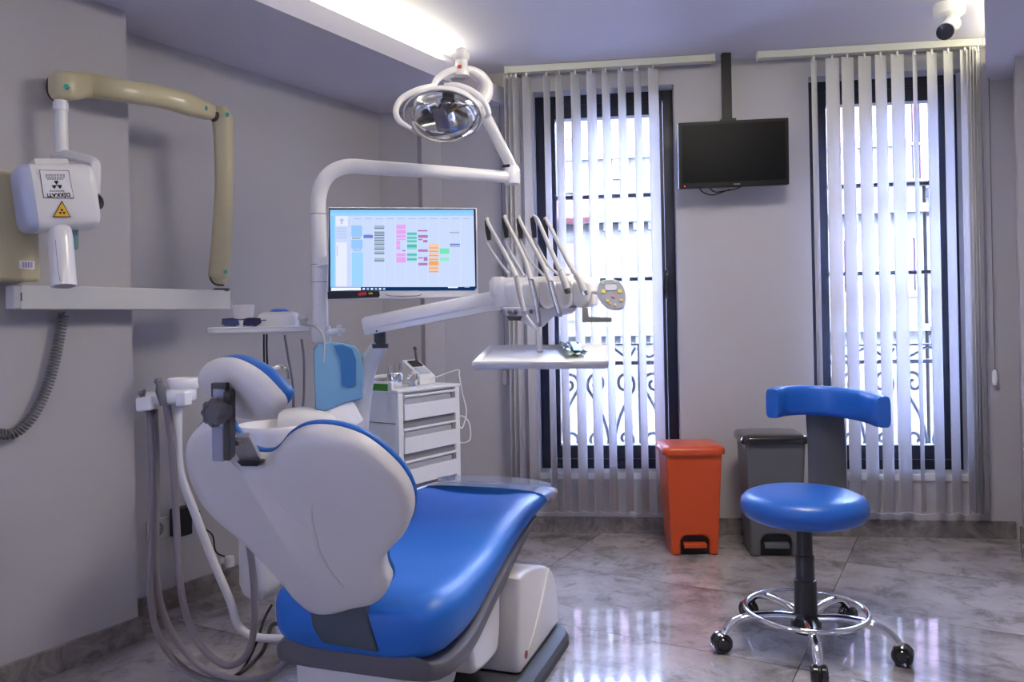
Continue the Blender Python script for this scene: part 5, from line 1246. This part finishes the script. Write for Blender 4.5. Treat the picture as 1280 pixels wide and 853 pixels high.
# cables on the floor
for lab, m_, r_, pts in (('thin black cable lying on the floor under the chair back', M_black, .0042, [(340, 756, 2.6), (330, 775, 2.58), (322, 800, 2.55), (308, 830, 2.50), (290, 850, 2.46)]),
                         ('thick dark cable curving from the floor up to the unit', M_dark, .007, [(352, 780, 2.62), (340, 782, 2.62), (334, 800, 2.60), (326, 818, 2.55), (305, 838, 2.50), (285, 850, 2.47), (262, 856, 2.45)]),
                         ('black cable piece lying by the base plate', M_black, .0045, [(402, 833, 2.56), (395, 842, 2.52), (384, 848, 2.49), (374, 856, 2.46)])):
    p3 = []
    for x, y, d_ in pts:
        g = G(x, y, r_); p3.append(g if g.y < 2.75 else P(x, y, d_))
    bm = nb(); tube(bm, p3, r_, 8); tag(obj('floor_cable', bm, m_), lab, 'cable')
for lab, m_, r_, pts in (('pair of black cables hanging below the tray shelf', M_black, .0035, [[(330, 418, 2.8), (330, 440, 2.8), (331, 465, 2.8)], [(333.5, 418, 2.8), (333.5, 440, 2.8), (335, 468, 2.8)]]),
                         ('dark grey cable hanging in the middle below the tray shelf', M_hose, .0045, [[(356, 419, 2.82), (360, 445, 2.82), (366, 480, 2.82), (367, 512, 2.82)]]),
                         ('dark grey cable hanging beside the blue dispenser below the tray shelf', M_hose, .0045, [[(377, 424, 2.82), (380, 450, 2.82), (380, 490, 2.82), (378, 515, 2.82)]])):
    bm = nb()
    for p_ in pts: tube(bm, [P(*p) for p in p_], r_, 8)
    tag(obj('hanging_cable', bm, m_), lab, 'cable')

# sockets on the left wall
def lw(px, py, off=0): return onplane(px, py, LW0 + NLi * off, NL)
def sloc(px, py): p = lw(px, py); return (p - LW0).dot(DL), p.z
s_, z_ = sloc(206, 659)
so_ = thing('wall_socket', ML @ V((s_, 0, z_)), 'white double wall socket low on the left wall', 'socket')
bm = nb(); puff(bm, rrect(.16, .082, .006, 4), frame(ML @ V((s_, 0, z_)), DL, Z, -NL), [(0, 0), (0, .007), (.003, .010)]); obj('face_plate', bm, mat('socket_white', (.62, .60, .60), .4), so_)
bm = nb(); lathe(bm, [(.026, .0085), (.026, .011), (.020, .0112), (.019, .010)], frame(ML @ V((s_ - .038, 0, z_)), DL, Z, -NL), 24); obj('socket_ring', bm, M_mid, so_)
ad = thing('power_adapter', ML @ V((s_ + .05, -.04, z_)), 'black power adapter plugged into the wall socket', 'adapter')
bm = nb(); box(bm, (s_ + .012, -.06, z_ - .04), (s_ + .082, -.010, z_ + .07), ML); obj('adapter_body', bm, M_black, ad, bevel=.006)
bm = nb(); tube(bm, [ML @ V((s_ + .05, -.05, z_ + .06)), ML @ V((s_ + .07, -.05, z_ + .09)), P(233, 630, 2.95), P(250, 640, 2.95)], .003, 6); tube(bm, [lw(256, 661, .02), lw(266, 670, .02), lw(270, 690, .02), lw(284, 697, .03)], .003, 6); obj('adapter_cable', bm, M_black, ad)
vf = lw(287, 702, .05); rt = thing('water_valve', vf, 'white water valve on the wall behind the chair', 'valve')
bm = nb(); cyl(bm, vf + NLi * -.05, vf, .010); lathe(bm, [(.018, -.02), (.022, 0), (.018, .02)], Matrix.Translation(vf), 16); cyl(bm, vf, vf + V((-.035, 0, 0)), .009, .012); obj('valve_body', bm, M_white2, rt)

# ------------------------------------------------------------------ lights
world = bpy.data.worlds.new('World'); SC.world = world; world.use_nodes = True
bg = world.node_tree.nodes['Background']; bg.inputs[0].default_value = (.42, .55, 1.0, 1); bg.inputs[1].default_value = 50.0
def area(name, loc, rot, sx, sy, e, col):
    l = bpy.data.lights.new(name, 'AREA'); l.shape = 'RECTANGLE'; l.size = sx; l.size_y = sy; l.energy = e; l.color = col
    o = bpy.data.objects.new(name, l); COL.objects.link(o); o.location = loc; o.rotation_euler = rot; return o
sun = bpy.data.lights.new('sun', 'SUN'); sun.energy = 7; sun.angle = .02; sun.color = (1, .95, .88)
so = bpy.data.objects.new('sun', sun); COL.objects.link(so); so.rotation_euler = (math.radians(48), 0, math.radians(-12))
# unseen ceiling panels with area lamps, added as fill light
cl = thing('fill_panel_light', V((.3, -.5, CEIL)), 'added square fill light panel behind the photographer', 'fill light')
bm = nb(); box(bm, (-.1, -.9, CEIL - .02), (.7, -.1, CEIL - .001)); obj('panel_frame', bm, M_white2, cl)
area('fill_light', (.3, -.5, CEIL - .03), (0, 0, 0), .9, .9, 88, (1, .91, .88))
cl = thing('fill_panel_light', V((.85, 2.2, CEIL)), 'added square fill light panel above the middle of the room', 'fill light')  # unseen panel added to brighten the blinds and window wall
bm = nb(); box(bm, (.55, 1.9, CEIL - .02), (1.15, 2.5, CEIL - .001)); obj('panel_frame', bm, M_white2, cl)
area('fill_light_middle', (.85, 2.2, CEIL - .03), (0, 0, 0), .5, .5, 18, (1, .93, .83))
for x0, x1, nm in ((xl0, xl1, 'left'), (xr0, xr1, 'right')):
    p = area('window_portal_' + nm, WB @ V(((x0 + x1) / 2, .34, (ZT + ZB) / 2)), (math.radians(-90), 0, math.atan2(EB.y, EB.x)), x1 - x0, ZT - ZB, 1, (1, 1, 1))
    p.data.cycles.is_portal = True

# ------------------------------------------------------------------ camera
cam = bpy.data.cameras.new('camera'); co = bpy.data.objects.new('camera', cam); COL.objects.link(co)
cam.sensor_width = 36; cam.lens = 36 * F_PX / 1280; cam.shift_y = -(426.5 - CY) / 1280; cam.clip_start = .05; cam.clip_end = 100
k = 1 / math.sqrt(1 + ROLL * ROLL)
co.matrix_world = frame(V((0, 0, H)), V((k, 0, -ROLL * k)), V((ROLL * k, 0, k)), V((0, -1, 0)))
SC.camera = co
SC.view_settings.view_transform = 'Standard'; SC.view_settings.look = 'None'; SC.view_settings.gamma = 1; SC.view_settings.use_curve_mapping = False
SC.view_settings.exposure = 0.82
SC.cycles.use_denoising = True
SC.cycles.max_bounces = 10; SC.cycles.diffuse_bounces = 5; SC.cycles.transparent_max_bounces = 16; SC.cycles.caustics_reflective = False
